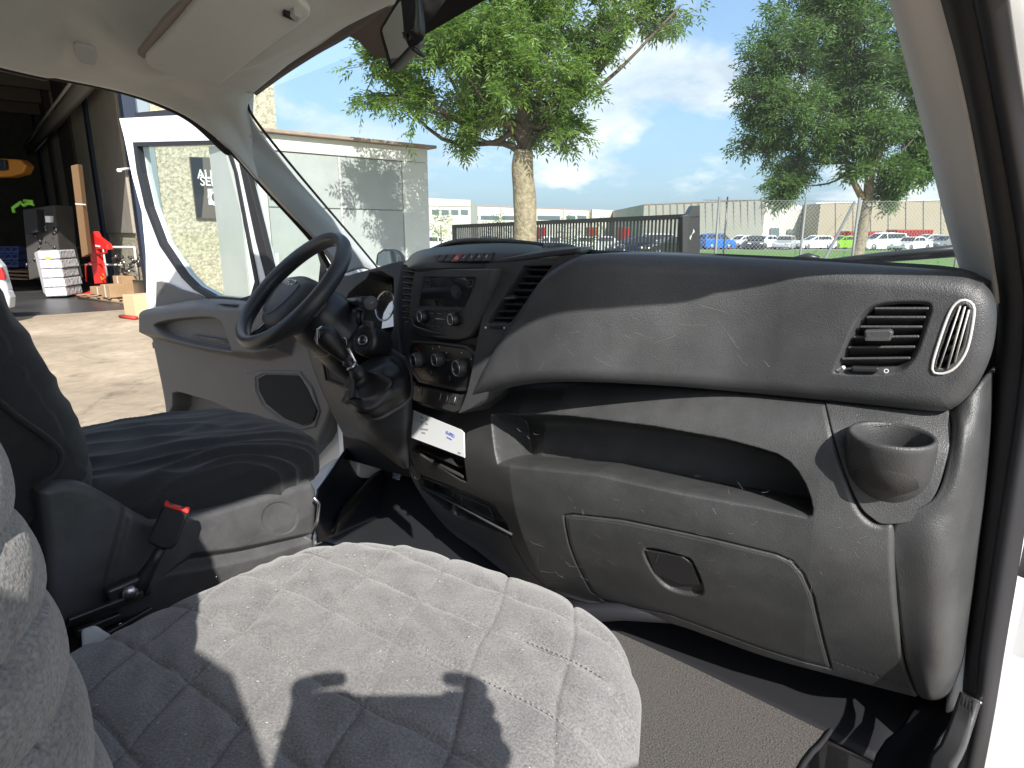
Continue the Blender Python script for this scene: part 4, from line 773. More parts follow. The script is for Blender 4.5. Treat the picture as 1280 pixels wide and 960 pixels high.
# white sill patch / second mat corner on the floor tunnel
mt2 = prism('rubber_mat', [(485, 690), (516, 661), (523, 661), (580, 700), (560, 730), (500, 730)], Fr((0, 0, CABF+.0), (0, 0, 1), up=(0, 1, 0)), .0, .012, M['blackmat'], None, bevel=.003)
tag(mt2, 'small black rubber mat on the floor between the seats', 'mat'); LOC[mt2] = np.zeros(3)
surf('tunnel_cover', [[P(400, 700, Z=-.985), P(440, 680, Z=-.985), P(470, 664, Z=-.985), P(486, 655, Z=-.985)], [P(400, 740, Z=-.985), P(450, 715, Z=-.985), P(490, 690, Z=-.985), P(514, 662, Z=-.985)]], mat('beige_mat', (.26, .23, .19), .8, bump=.4), cab, nu=10, nv=10, thick=.01)
# windscreen wiper outside the glass
wip = thing('windscreen_wiper', 'black windscreen wiper lying across the foot of the glass', 'wiper', P(1100, 324, Y=1.66))
MB().tube([P(1040, 327, Y=1.72), P(1100, 322, Y=1.68), P(1200, 313, Y=1.62)], [.008, .012, .013], 8).build('wiper_arm', M['black'], wip)
MB().tube([P(1050, 324, Y=1.70), P(1120, 318.5, Y=1.65), P(1200, 310.5, Y=1.60)], [.003, .006, .006], 6).build('wiper_blade', M['metal'], wip)
MB().tube([P(985, 325, Y=1.74), P(1010, 321, Y=1.74), P(1024, 323, Y=1.74)], [.004, .010, .006], 8).build('washer_jet', M['black'], wip)
# ============================================================ SUN VISOR
vis = thing('sun_visor', 'beige folded up sun visor above the driver side windscreen', 'sun visor', P(290, 50, X=-1.1))
FV = Fr(P(300, 62, X=-1.10)*.895, nrm((.30, -.30, -1.0)))
vo = [(181, 74), (186, 84), (203, 91), (224, 98), (243, 105), (248, 104), (252, 100.5), (258, 102), (266, 106.5), (275, 107), (285, 100), (320, 72), (352, 48), (378, 30), (387, 22), (388, 14), (378, 4), (360, -12), (330, -40), (290, -60), (252, -6), (215, 38)]
prism('visor_board', vo, FV, -.014, .0, M['visor'], vis, bevel=.005, seg=3, smooth=True)
MB().tube([FV.pt(*FV.hit(354, 16, .004), .004), FV.pt(*FV.hit(370, 23, .004), .004)], .005, 10).build('visor_rod', M['black'], vis)
prism('rod_clip', [(362, 21), (368, 17), (376, 23), (371, 30)], FV, .0, .012, M['clipm'], vis, bevel=.002)
prism('crease_strip', [(172, 68), (180, 74), (250, -6), (240, -8), (205, 26)], FV, -.022, -.012, mat('crease_shade', (.40, .34, .31), .9, bump=.4, bscale=900), cab)  # lining crease drawn as a strip, its shade put into the colour
FCp = Fr(P(107, 68, X=-1.27), nrm((.75, -.25, -.60)))
cp = prism('trim_cap', [(93, 55), (108, 56.5), (118, 60), (121.5, 68), (121, 80), (115, 82), (101, 78), (93, 68)], FCp, -.004, .008, M['clipm'], cab, sm=3, bevel=.003)
# ============================================================ MIRROR
mir = thing('rear_view_mirror', 'black framed rear view mirror hanging from the windscreen top', 'mirror', P(505, 30, X=-.62))
FMr = Fr(P(497, 42, X=-.64), nrm(np.array([.35, -.92, -.12])))
mo = [(503, -8), (507, 4), (514, 30), (518.5, 52), (515, 57), (490, 84), (486, 80), (481, 62), (475.5, 39), (480, 28), (492, 8), (499, -6)]
prism('mirror_housing', [(x+(x-497)*.04, y+(y-40)*.03) for x, y in mo], FMr, -.03, .0, M['black'], mir, bevel=.008, seg=4, sm=3, smooth=True)
prism('mirror_glass', [(502, 0), (506, 6), (512, 28), (516.5, 51), (513, 55.5), (491, 79), (488.5, 76), (484, 60), (478, 39), (482, 30), (494, 10)], FMr, .0, .0025, mat('mirror', (.75, .73, .68), .02, metal=1), mir, sm=2)
surf('mirror_back', [[P(503, -20, X=-.62), P(512, 20, X=-.62), P(519, 52, X=-.62), P(512, 60, X=-.625)], [P(525, -20, X=-.60), P(530, 20, X=-.60), P(531, 45, X=-.60), P(522, 56, X=-.61)]], M['black'], mir, nu=8, nv=16, thick=.02)
MB().tube([P(516, 60, X=-.60), P(524, 66, X=-.60), P(530, 70, X=-.60)], [.003, .0035, .0025], 8).build('dimming_lever', M['black'], mir)
MB().tube([P(525, 10, X=-.62), P(560, -30, X=-.66), P(590, -60, X=-.7)], [.02, .016, .016], 12).build('mirror_stem', M['black'], mir)
# ============================================================ DRIVER'S DOOR (open)
DN = nrm((.163, -1, 0)) ; FO = Fr((-1.62, 1.43, 0), DN)
if FO.u[0] < 0: FO.u = -FO.u; FO.v = np.array([0, 0, 1.])
drv = thing('driver_door', 'open white driver door with grey inner panel, speaker and door pockets', 'door', (-2.1, 1.35, -.95))
# ---- door leaf
GH1 = [(171, 183), (275, 180), (282, 186), (292, 215), (318, 352), (313, 369), (300, 373), (267, 370), (245, 358), (230, 343), (203, 303), (186, 258), (176, 215)]
GH2 = [(302, 206), (306, 200), (314, 202), (350, 245), (392, 290), (404, 330), (400, 368), (345, 372), (325, 300)]
fro = [(150, 149), (205, 146), (272, 143), (290, 155), (320, 185), (360, 235), (410, 290), (440, 330), (446, 400), (420, 410), (300, 404), (250, 402), (190, 402), (184, 374), (183, 317), (178, 264), (166, 220), (156, 171)]
holed('window_frame', fro, [GH1, GH2], FO, -.05, .0, M['white'], drv, bevel=.004)
def growp(p, k): c = np.mean(p, 0); return [tuple(c+(np.array(q)-c)*k) for q in p]
holed('window_rubber', [(166, 178), (278, 175), (287, 184), (296, 215), (323, 354), (317, 373), (302, 377), (264, 375), (242, 362), (227, 347), (199, 306), (181, 259), (171, 215)], [GH1], FO, -.02, .005, M['rubber2'], drv, bevel=.002)
holed('quarter_window_rubber', [(299, 203), (304, 196), (316, 197), (353, 241), (396, 287), (408, 330), (404, 372), (340, 376), (320, 300)], [[(307, 208), (313, 205), (350, 250), (390, 294), (400, 330), (396, 366), (347, 370), (330, 300)]], FO, -.02, .005, M['rubber'], drv, bevel=.002)
prism('window_glass', [(169, 181), (277, 178), (322, 352), (315, 375), (262, 373), (225, 345), (184, 257)], FO, -.032, -.028, M['dglass'], drv)
prism('quarter_glass', [(300, 203), (306, 197), (352, 243), (395, 288), (406, 330), (402, 370), (340, 374)], FO, -.032, -.028, M['dglass'], drv)
prism('top_gutter', [(168, 141), (240, 134), (255, 141), (170, 148.5)], FO, -.06, -.052, M['rubber2'], drv)
prism('door_skin', [(184, 374), (300, 372), (446, 380), (444, 470), (436, 560), (420, 660), (212, 660), (209, 560), (206, 500), (200, 458), (190, 430), (186, 400)], FO, -.11, -.052, M['white'], drv, bevel=.01)
prism('corner_trim', [(195, 352), (200, 351.5), (206, 353), (225, 362), (245, 368), (262, 375), (262, 390), (194, 392)], FO, -.002, .012, M['door'], drv, bevel=.003)
MB().lathe(FO.pt(*FO.hit(201, 363, .012), .012), FO.n, [(.012, 0), (.011, .001), (.009, .0012)], 20).build('screw_cap', M['door'], drv)
dp = hf('inner_panel', FO, [(188, 387), (215, 380), (256, 374), (308, 377), (360, 380), (430, 386)], [(201, 550), (230, 585), (300, 610), (360, 600), (402, 556)],
   [(188, 387), (192, 415), (199, 450), (207, 490), (210, 516), (203, 532), (201, 550)], [(430, 386), (428, 440), (424, 490), (417, 520), (402, 556)], M['door'], drv, nu=330, nv=260, rnd=.02, skirt=.10, f=lambda a, b: .05-.03*np.clip((b+.45)/-.4, 0, 1)+.0*a,
   feats=[('bump', [(180, 378), (256, 368), (440, 372), (440, 392), (385, 398), (374, 420), (366, 446), (335, 453), (300, 449), (250, 440), (195, 426), (180, 424)], .055, .05),
          ('pit', [(208, 405), (222, 398), (255, 394), (282, 394), (294, 402), (300, 420), (304, 436), (285, 436), (250, 429), (222, 420)], .045, .012, True), ('pit', [(274, 378), (308, 380), (312, 385), (290, 384)], .03, .006),
          ('pit', [(215, 491), (222, 489), (267, 502), (313, 523), (345, 540), (300, 548), (240, 538), (207, 522), (215, 508)], .08, .018), ('bump', [(306, 466), (330, 462), (376, 463), (392, 484), (402, 514), (396, 534), (378, 538), (352, 528), (326, 508), (312, 480)], .006, .006),
          ('pit', [(320, 471), (330, 466), (375, 467), (387, 487), (398, 514), (392, 529), (378, 534), (355, 526), (330, 507), (321, 488)], .005, .003)])
spk = prism('speaker_grille', [(322, 473), (332, 468), (374, 469), (385, 487), (396, 514), (391, 527), (378, 532), (356, 524), (332, 505), (323, 488)], FO, .022, .0495, M['speaker'], drv, bevel=.004, sm=0)
MB().tube([FO.pt(*FO.hit(x, y, .07), .07) for x, y in ((240, 420), (268, 424), (290, 428))], .004, 8).build('pull_edge', M['door'], drv)
dh = prism('door_latch', [(190, 428), (196, 432), (197, 437), (191, 435)], FO, -.05, -.02, M['metal'], drv)
mcap = thing('door_mirror', 'driver side exterior mirror seen through the foot of the windscreen', 'mirror', P(483, 322, Y=1.9))
prism('mirror_shell', [(470, 316), (478, 311), (492, 311), (500, 318), (502, 332), (468, 332)], Fr(P(485, 322, Y=1.9), nrm((.3, -1, .1))), -.05, .0, M['rubber2'], mcap, bevel=.012, seg=3)
prism('mirror_glass', [(473, 318), (479, 314), (491, 314), (497, 320), (499, 332), (472, 332)], Fr(P(485, 322, Y=1.9), nrm((.3, -1, .1))), .0, .003, mat('mirror_out', (.5, .55, .55), .08, metal=1), mcap)
# ============================================================ SEATS
from mathutils import noise as mnoise
def sbox(name, o, ax, half, drop, m, parent, nn=3.6, res=150, disp=None, R=1.35, edge=.24, side=.12, crown=.0, wrap=False):
    """upholstered pad. ax = (across, along, out); half = (across, along); the top is at o"""
    g = np.linspace(-R, R, res); U, V = np.meshgrid(g, g, indexing='ij'); r = np.maximum(np.abs(U), np.abs(V))+1e-9
    cu, cv = U/r, V/r; k = (np.abs(cu)**nn+np.abs(cv)**nn)**(-1/nn)
    e0 = 1-edge; t = np.clip((r-e0)/(1-e0+.12), 0, 1); rho = np.where(r < e0, r, e0+edge*np.sin(t*pi/2)); z = np.where(r < e0, 0, -drop*(1-np.cos(t*pi/2)))
    z = z-np.clip(r-1.12, 0, 9)/(R-1.12)*side; z = z-crown*np.minimum(r, 1)**2
    A = cu*k*rho*half[0]; B = cv*k*rho*half[1]
    if disp is not None:
        dd = disp(A, B, z, r); z = z+dd*(np.clip((1.05-r)/.15, 0, 1) if wrap else np.where(r < 1, 1, np.clip(1-(r-1)/.2, .0, 1))); 
        A = A*(1+np.where(r > .95, dd/half[0], 0)); B = B*(1+np.where(r > .95, dd/half[1], 0))
    ax = [np.array(a, float) for a in ax]
    Vv = np.array(o)+A[..., None]*ax[0]+B[..., None]*ax[1]+z[..., None]*ax[2]
    Vv = Vv.reshape(-1, 3); Fs = grid_faces(res, res)
    return mk(name, Vv, Fs, m, parent)
def cloth_mat():
    m = mat('quilted_cloth', (.20, .19, .19), .95, sheen=.25); nt = m.node_tree; N = nt.nodes; L = nt.links; b = N['Principled BSDF']; tc = N.new('ShaderNodeTexCoord')
    n1 = N.new('ShaderNodeTexNoise'); n1.inputs['Scale'].default_value = 420; n1.inputs['Detail'].default_value = 4; L.new(tc.outputs['Object'], n1.inputs[0])
    n2 = N.new('ShaderNodeTexNoise'); n2.inputs['Scale'].default_value = 26; n2.inputs['Detail'].default_value = 6; L.new(tc.outputs['Object'], n2.inputs[0])
    a = N.new('ShaderNodeMath'); a.operation = 'MULTIPLY_ADD'; L.new(n2.outputs[0], a.inputs[0]); a.inputs[1].default_value = .45; L.new(n1.outputs[0], a.inputs[2])
    r = N.new('ShaderNodeValToRGB'); L.new(a.outputs[0], r.inputs[0]); r.color_ramp.elements[0].position = .5; r.color_ramp.elements[0].color = (.105, .102, .104, 1); r.color_ramp.elements[1].position = .95; r.color_ramp.elements[1].color = (.245, .238, .233, 1)
    L.new(r.outputs[0], b.inputs['Base Color'])
    bp = N.new('ShaderNodeBump'); bp.inputs['Strength'].default_value = .8; bp.inputs['Distance'].default_value = .0015; L.new(n1.outputs[0], bp.inputs['Height']); L.new(bp.outputs[0], b.inputs['Normal'])
    return m
M['cloth'] = cloth_mat()
def quilt(A, B, z, r, s1=.082, s2=.095, amp=.0032, ang=.42):
    def d(v, s): f = np.abs(((v/s) % 1)-.5)*2; return (1-f)*s/2
    wob = .006*np.sin(A*17+1)+.004*np.sin(B*23)
    d1 = d(B+wob, s1); d2 = d(A*cos(ang)+B*sin(ang)+.004*np.sin(B*31+2), s2)
    dd = np.minimum(d1, d2); h = amp*(1-np.exp(-dd/.008))-.0022*np.exp(-(dd/.0018)**2)
    h = h+.006*np.sin(A*9+B*5)*np.sin(B*7-A*4+1)+.0014*np.sin(A*46+3*np.sin(B*19))*np.sin(B*37+2*np.sin(A*23)+.5)+.0009*np.sin(A*90+B*70+4*np.sin(B*31))
    return h
def stitches(pts_fn, parent, n, m):
    pass
ps = thing('passenger_seat', 'front passenger seat with pale grey quilted cover, half in sun', 'seat', (-.485, .25, CABF))
cush = sbox('seat_cushion', (-.483, .275, -.448), ((1, 0, 0), (0, 1, 0), (0, 0, 1)), (.313, .415), .055, M['cloth'], ps, nn=3.0, res=420, disp=quilt, side=.13, edge=.22, crown=.012)
ln_ = nrm((0, 1, .14)); upv = nrm((0, -.14, 1))
sbox('backrest', np.array([-.578, .110, -.19]), ((1, 0, 0), upv, ln_), (.265, .44), .075, M['cloth'], ps, nn=4.0, res=340, side=.20, edge=.34, wrap=True, disp=lambda A, B, z, r: quilt(A, B, z, r, s1=.052, s2=9., amp=.007, ang=0))
MB().box((-.485, .25, -.80), (.46, .60, .36)).build('seat_base', M['seatplast'], ps, bevel=.03)
prism('side_cover', [(100, 786), (118, 780), (141, 795), (118, 834), (104, 850)], Fr(P(118, 805, X=-.80), (-.9, .2, .6)) if False else Fr(P(118, 805, X=-.79), (.5, -.4, .8)), -.01, .0, M['pillar2'], ps, bevel=.004)
# stitching: rows of short pale thread ends standing in the quilting grooves
rs = np.random.default_rng(8); st_ = MB()
for j in range(-5, 6):
    Bv = (j+.0)*.082
    if abs(Bv) > .30: continue
    for k in range(90):
        A0 = -.27+k*.006
        if abs(A0) > .24 or (int(abs(sin(j*12.9+int(k/14)*4.1))*10) % 3 == 0): continue
        Bw = Bv-(.006*sin(A0*17+1)+.004*sin(Bv*23)); zz = -.448-.012*max(abs(A0)/.313, abs(Bw)/.415)**2+.006*sin(A0*9+Bw*5)*sin(Bw*7-A0*4+1)
        st_.bar((-.483+A0, .275+Bw, zz-.0002), (-.483+A0+.0032, .275+Bw, zz-.0002), .0007, .0008)
st_.build('stitching', mat('thread', (.30, .30, .30), .8), ps, kind='stuff')
# lint
lt = MB()
for k in range(150):
    A0, B0 = rs.uniform(-.27, .27), rs.uniform(-.33, .33); zz = -.4465+.006*sin(A0*9+B0*5)*sin(B0*7-A0*4+1)+float(quilt(np.array(A0), np.array(B0), 0, 0)*0)+.004
    a = rs.uniform(0, 6.28); l = rs.uniform(.0008, .003); lt.bar((-.483+A0, .275+B0, zz-.0012), (-.483+A0+l*cos(a), .275+B0+l*sin(a), zz-.0008), .0005, .0005)
lt.build('lint', mat('lint', (.6, .6, .6), .9), ps, kind='stuff')
# driver's seat
ds = thing('driver_seat', 'driver seat in creased black fabric cover on a grey plastic base', 'seat', (-1.23, .5, CABF))
def folds(A, B, z, r, f=1.0, seed=0., amp=.010):
    out = np.zeros_like(A); sh = A.shape; a_, b_ = A.ravel(), B.ravel(); o_ = np.empty(a_.size)
    for i in range(a_.size):
        x, y = a_[i]*f, b_[i]*f; w = mnoise.noise((x*3+seed, y*3, 1.3)); v = mnoise.noise((x*14+w*3+seed, y*5+w*2, 4.2+seed)); o_[i] = amp*(1-abs(v)*3.2)*(.6+w)+amp*.35*mnoise.noise((x*30, y*12, seed))
    return o_.reshape(sh)
sbox('seat_cushion', (-1.24, .572, -.392), ((1, 0, 0), nrm((0, 1, -.02)), nrm((0, .02, 1))), (.250, .30), .055, M['black_cloth'], ds, nn=3.0, res=200, edge=.34, side=.035, crown=.010, disp=lambda A, B, z, r: folds(A, B, z, r, amp=.011))
lnd = nrm((0, .94, .34)); upd = nrm((0, -.34, .94))
sbox('backrest', (-1.235, .315, -.02), ((1, 0, 0), upd, lnd), (.25, .46), .075, M['black_cloth'], ds, nn=3.2, res=200, edge=.4, side=.13, crown=.02, disp=lambda A, B, z, r: folds(B, A, z, r, f=1.3, seed=5., amp=.006))
FS = Fr((-.985, .5, -.5), (1, 0, 0))
if FS.u[1] < 0: FS.u = -FS.u; FS.v = np.array([0, 0, 1.])
seatf = lambda a, b: .0+0*a-.04*np.clip((-b-.05)/.35, 0, 1)
hf('base_cover', FS, [(43, 612), (62, 603), (85, 601), (110, 606), (145, 625), (175, 643), (200, 646), (250, 637), (300, 624), (350, 611), (386, 600)], [(60, 790), (100, 780), (180, 770), (260, 750), (330, 725), (388, 700)], [(43, 612), (50, 660), (55, 720), (60, 790)], [(386, 600), (392, 615), (391, 650), (388, 700)], M['seatplast'], ds, nu=240, nv=120, f=seatf, rnd=.014, skirt=.12,
   feats=[('pit', [(350+23*cos(t), 648+21*sin(t)) for t in np.linspace(0, 2*pi, 24, endpoint=False)], .002, .002), ('pit', [(200, 722), (240, 690), (300, 683), (391, 664), (391, 678), (320, 700), (250, 715)], .018, .02), ('groove', [(160, 636), (128, 760)], .012, .006)])
pq = [P(x, y, X=-.985) for x, y in ((-20, 492), (0, 503), (20, 520), (53, 543), (72, 560), (76, 575), (67, 592), (43, 612))]
MB().tube(catmull(pq, 6), .004, 8).build('piping', M['black_cloth'], ds)
MB().box((-1.23, .5, -.80), (.40, .50, .34)).build('seat_box', M['seatplast'], ds, bevel=.02)
for (p, q_) in (((84, 778), (178, 742)), ((112, 806), (190, 762)), ((96, 792), (150, 770))):
    MB().bar(P(*p, X=-.93), P(*q_, X=-.93), .010, .012).build('seat_rail', M['metal'], ds, bevel=.002)
MB().box((-.91, .42, -.83), (.12, .5, .10)).build('rail_housing', M['hole'], ds)
MB().tube([P(392, 622, X=-.96), P(399, 630, X=-.96), P(397, 650, X=-.96), P(390, 668, X=-.96)], .0035, 8).build('height_lever', M['silver'], ds)
MB().box((-1.23, .14, -.66), (.44, .34, .52)).build('dark_filler', M['black'], ds, bevel=.03)  # dark box added to black out the bright gap behind the base
# belt buckle
bk = thing('seat_belt_buckle', 'black seat belt buckle with red release button standing beside the driver seat', 'buckle', P(172, 740, X=-.92))
FBk = Fr(P(210, 658, X=-.92), nrm(np.array([.75, -.5, .25])))
prism('buckle_body', [(205, 629), (236, 638), (234, 648), (221, 680), (214, 687), (202, 687), (186, 680), (184, 674), (196, 648)], FBk, -.024, .0, M['black'], bk, bevel=.004, seg=3)
prism('release_button', [(206, 627), (210, 631), (224, 634.5), (228, 637), (232, 635.5), (236, 637.5), (235, 642), (205, 633)], FBk, -.020, .0025, M['red'], bk, bevel=.001)
MB().tube([P(202, 684, X=-.93), P(192, 702, X=-.935), P(180, 722, X=-.94), P(170, 742, X=-.94)], [.008, .008, .011, .012], 10).build('buckle_stalk', M['rubber2'], bk)
MB().box(P(160, 738, X=-.945), (.02, .06, .035)).build('anchor_bracket', M['metal'], bk, bevel=.004)
MB().lathe(P(162, 741, X=-.93), (1, -.4, .2), [(.012, 0), (.012, .006), (.007, .009)], 6).build('anchor_bolt', M['silver'], bk)
# ============================================================ OUTSIDE
def hgrid(v): return v
# materials
def ground_mat():
    m = _g = mat('yard_concrete', (.33, .26, .18), .85, bump=.5, bscale=60, col2=(.46, .375, .27), vscale=.9)
    nt = m.node_tree; N = nt.nodes; L = nt.links; b = N['Principled BSDF']; src = b.inputs['Base Color'].links[0].from_socket; tc = N.new('ShaderNodeTexCoord')
    def nz(sc, det, lo, hi, c0, c1, src_):
        n = N.new('ShaderNodeTexNoise'); n.inputs['Scale'].default_value = sc; n.inputs['Detail'].default_value = det; n.inputs['Distortion'].default_value = 1.2; L.new(tc.outputs['Object'], n.inputs[0]); r = N.new('ShaderNodeMapRange'); L.new(n.outputs[0], r.inputs[0]); r.inputs[1].default_value = lo; r.inputs[2].default_value = hi; r.inputs[3].default_value = c0; r.inputs[4].default_value = c1
        m_ = N.new('ShaderNodeMix'); m_.data_type = 'RGBA'; m_.blend_type = 'MULTIPLY'; m_.inputs[0].default_value = 1; L.new(src_, m_.inputs[6]); L.new(r.outputs[0], m_.inputs[7]); return m_.outputs[2]
    o = nz(.45, 9, .42, .62, .80, 1.05, src); o = nz(4.5, 8, .35, .7, .85, 1.1, o); o = nz(1.3, 3, .62, .72, 1.0, .68, o)
    v = N.new('ShaderNodeTexVoronoi'); v.feature = 'DISTANCE_TO_EDGE'; v.inputs['Scale'].default_value = .23; nn = N.new('ShaderNodeTexNoise'); nn.inputs['Scale'].default_value = 2; nn.inputs['Detail'].default_value = 6; L.new(tc.outputs['Object'], nn.inputs[0]); ad = N.new('ShaderNodeVectorMath'); ad.operation = 'MULTIPLY_ADD'; L.new(nn.outputs[1], ad.inputs[0]); ad.inputs[1].default_value = (.5, .5, .5); L.new(tc.outputs['Object'], ad.inputs[2]); L.new(ad.outputs[0], v.inputs[0])
    r = N.new('ShaderNodeMapRange'); L.new(v.outputs[0], r.inputs[0]); r.inputs[1].default_value = .001; r.inputs[2].default_value = .005; r.inputs[3].default_value = .78; r.inputs[4].default_value = 1
    m_ = N.new('ShaderNodeMix'); m_.data_type = 'RGBA'; m_.blend_type = 'MULTIPLY'; m_.inputs[0].default_value = 1; L.new(o, m_.inputs[6]); L.new(r.outputs[0], m_.inputs[7]); L.new(m_.outputs[2], b.inputs['Base Color']); return m
M['yard'] = ground_mat()
M['gfloor'] = mat('garage_floor', (.05, .05, .052), .38, var=.3, vscale=.6, wear=.1)
M['grass'] = mat('grass', (.06, .15, .018), .9, bump=1, bscale=25, col2=(.13, .25, .04), vscale=1.5)
M['asphalt'] = mat('asphalt', (.19, .185, .175), .9, var=.15, vscale=.4)
fdir = nrm((.269, .963, 0)); gdir = nrm((-.963, .269, 0)); TB = np.array([-16.4, 7.7, 0])      # building line and its inward direction
def G(f, g, z=0): return TB+fdir*f+gdir*g+np.array([0, 0, z])
def sheet(name, pts, z, m, kind='structure', t=.03):
    b = MB(); n = len(pts); V = [(x, y, z) for x, y in pts]+[(x, y, z-t) for x, y in pts]
    b.add(V, [list(range(n))[::-1], list(range(n, 2*n))]+[[i, (i+1) % n, n+(i+1) % n, n+i] for i in range(n)])
    return b.build(name, m, None, smooth=False, kind=kind)
sheet('ground', [(-900, -900), (900, -900), (900, 1500), (-900, 1500)], GROUND-.012, M['grass'])
sheet('yard', [(-60, -40), (14, -40), (14, 11), (4, 13.5), (-4, 22), (-24, 22), (-60, 22)], GROUND, M['yard'], t=.008)
def HP(px, h): r = ray(px, 293); p = r*(h/r.dot(HX)); return (p[0], p[1])
sheet('road', [HP(-200, 66), HP(1500, 66), HP(1500, 84), HP(-200, 84)], GROUND-.004, M['asphalt'], t=.006)
# ---- garage building
M['pebble'] = mat('pebble_render', (.24, .22, .16), .9, bump=1, bscale=14, col2=(.60, .56, .42), vscale=11)
bw = thing('garage_building', 'cream pebble dashed workshop building with large open vehicle door', 'building', G(3, 0, GROUND))
def fbox(f0, f1, g0, g1, z0, z1, name, m, parent, **k):
    c = G((f0+f1)/2, (g0+g1)/2, (z0+z1)/2); return MB().box(c, (f1-f0, g1-g0, z1-z0), np.stack([fdir, gdir, np.array([0, 0, 1.])], 1)).build(name, m, parent, smooth=False, **k)
def f_of(px):  # facade coordinate seen at a pixel column
    r = ray(px, 293); n = gdir; s = TB.dot(n)/r.dot(n); return (r*s-TB).dot(fdir)
fe = f_of(178); fc = f_of(357); f189 = f_of(190)
fbox(f_of(206), fc, 0, 18, GROUND, 7.2, 'wall', M['pebble'], bw)
M['steelblue'] = mat('blue_steel', (.012, .022, .045), .5); M['bluegrey'] = mat('blue_grey_steel', (.22, .27, .30), .5)
fbox(f_of(192), f_of(206), -.05, .35, GROUND, 7.2, 'door_jamb', M['bluegrey'], bw)
fbox(f_of(176), f_of(192), .1, .5, GROUND, 7.2, 'column', M['steelblue'], bw)
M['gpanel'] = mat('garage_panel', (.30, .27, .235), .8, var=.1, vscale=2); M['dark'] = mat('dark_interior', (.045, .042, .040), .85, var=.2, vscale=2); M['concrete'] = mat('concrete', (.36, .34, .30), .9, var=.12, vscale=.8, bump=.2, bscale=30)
f_in = f_of(176)+.1
# interior floor, side wall made of panels between blue posts, roof with beams
fbox(-16, f_in+.6, -.03, 26, GROUND-.02, GROUND+.012, 'floor', M['gfloor'], bw)
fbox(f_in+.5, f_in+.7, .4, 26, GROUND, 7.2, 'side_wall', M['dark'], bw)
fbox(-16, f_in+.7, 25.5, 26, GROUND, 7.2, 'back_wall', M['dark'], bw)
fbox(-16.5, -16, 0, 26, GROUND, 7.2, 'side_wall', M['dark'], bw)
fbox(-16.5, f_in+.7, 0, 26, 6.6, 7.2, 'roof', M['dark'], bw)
def wall_g(px, f=f_in+.45):      # depth along the side wall for a pixel column
    r = ray(px, 293); s = (TB+fdir*f).dot(fdir)/r.dot(fdir); return (r*s-TB).dot(gdir)
def wz(px, py, f=f_in+.45):
    r = ray(px, py); s = (TB+fdir*f).dot(fdir)/r.dot(fdir); return (r*s)[2]
pan = [(171, 137), (133, 114), (98, 87), (82, 73), (66, 57), (50, 41), (36, 26)]
for i, (a, b) in enumerate(pan):
    g0, g1 = wall_g(a), wall_g(b); fbox(f_in+.36, f_in+.5, g0, g1, -.05, 5.2-.0*i, 'wall_panel', M['gpanel'], bw, bevel=.02)
    g2 = wall_g(pan[i+1][0]) if i+1 < len(pan) else g1+.7
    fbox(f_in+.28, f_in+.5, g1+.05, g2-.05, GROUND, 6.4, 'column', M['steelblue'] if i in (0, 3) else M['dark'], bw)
for k in range(7): fbox(-16, f_in+.5, 1.6+k*3.6, 1.95+k*3.6, 5.7, 6.5, 'roof_beam', mat('beam', (.12, .10, .085), .8) if k == 0 else bpy.data.materials['beam'], bw)
fbox(-16, f_of(150), -.02, .3, 4.4, 7.2, 'door_lintel', M['dark'], bw)
# crane rail below the roof along the side wall
MB().bar(G(f_in-.1, -.0, 4.05), G(f_in-.1, 25, 4.05), .25, .35).build('crane_rail', mat('rail_grey', (.22, .20, .18), .6), bw)
MB().bar(G(f_in-.28, .5, 4.28), G(f_in-.28, 25, 4.28), .07, .07).build('conduit', mat('pale_pipe', (.5, .48, .43), .5), bw)
# orange crane trolley
GD = lambda px, py, h: P(px, py, H=h)
cr = thing('overhead_crane', 'orange overhead crane hoist under the workshop roof', 'crane', GD(12, 222, 21))
FG_ = Fr(GD(12, 208, 21), -HX)
prism('crane_beam', [(-40, 196), (24, 199), (33, 207), (28, 217), (12, 221), (-40, 222)], FG_, -.4, .0, mat('crane_orange', (.55, .22, .03), .5), cr, bevel=.05)
prism('hoist_motor', [(-2, 199), (6, 200), (7, 212), (-2, 213)], FG_, .0, .15, M['steelblue'], cr, bevel=.03)
# sign on the pebble wall
fs0, fs1 = f_of(240), f_of(290)
def fp(px, py, g=0): r = ray(px, py); n = gdir; s = (TB+gdir*g).dot(n)/r.dot(n); return r*s
sg = thing('wall_sign', 'dark workshop sign with white lettering on the pebble wall', 'sign', fp(256, 272))
FSg = Fr(TB-gdir*.02, -gdir)
prism('sign_board', [(237, 196), (300, 198), (300, 274), (246, 272.5)], FSg, -.0, .08, mat('sign_brown', (.10, .085, .07), .5), sg)
prism('sign_panel', [(237.5, 196.5), (253, 197), (255, 240), (252, 272), (246, 272)], FSg, .08, .085, M['gloss'], sg)
text('sign_lettering', 'AUTO', FSg.mat(*FSg.hit(266, 219, .1), .09), .31, M['mark'], sg, ext=.01, xs=.85)
text('sign_lettering', 'SERVICE', FSg.mat(*FSg.hit(275, 228, .1), .09), .31, M['mark'], sg, ext=.01, xs=.85)
holed('sign_logo', [(259.5, 236), (284, 236.5), (284, 257), (261, 256)], [[(263, 240), (281, 240), (281, 253), (264, 253)]], FSg, .085, .10, M['mark'], sg)
c_ = FSg.hit(271, 247, .1); mk('logo_ring', [FSg.pt(c_[0]+r*cos(t), c_[1]+r*sin(t), .10) for r in (.13, .22) for t in np.linspace(0, 2*pi, 20, endpoint=False)], [(i, (i+1) % 20, 20+(i+1) % 20, 20+i) for i in range(20)], M['mark'], sg)
lampx = thing('wall_hook', 'small white hook lamp on the workshop door post', 'hook', fp(158, 214, .3))
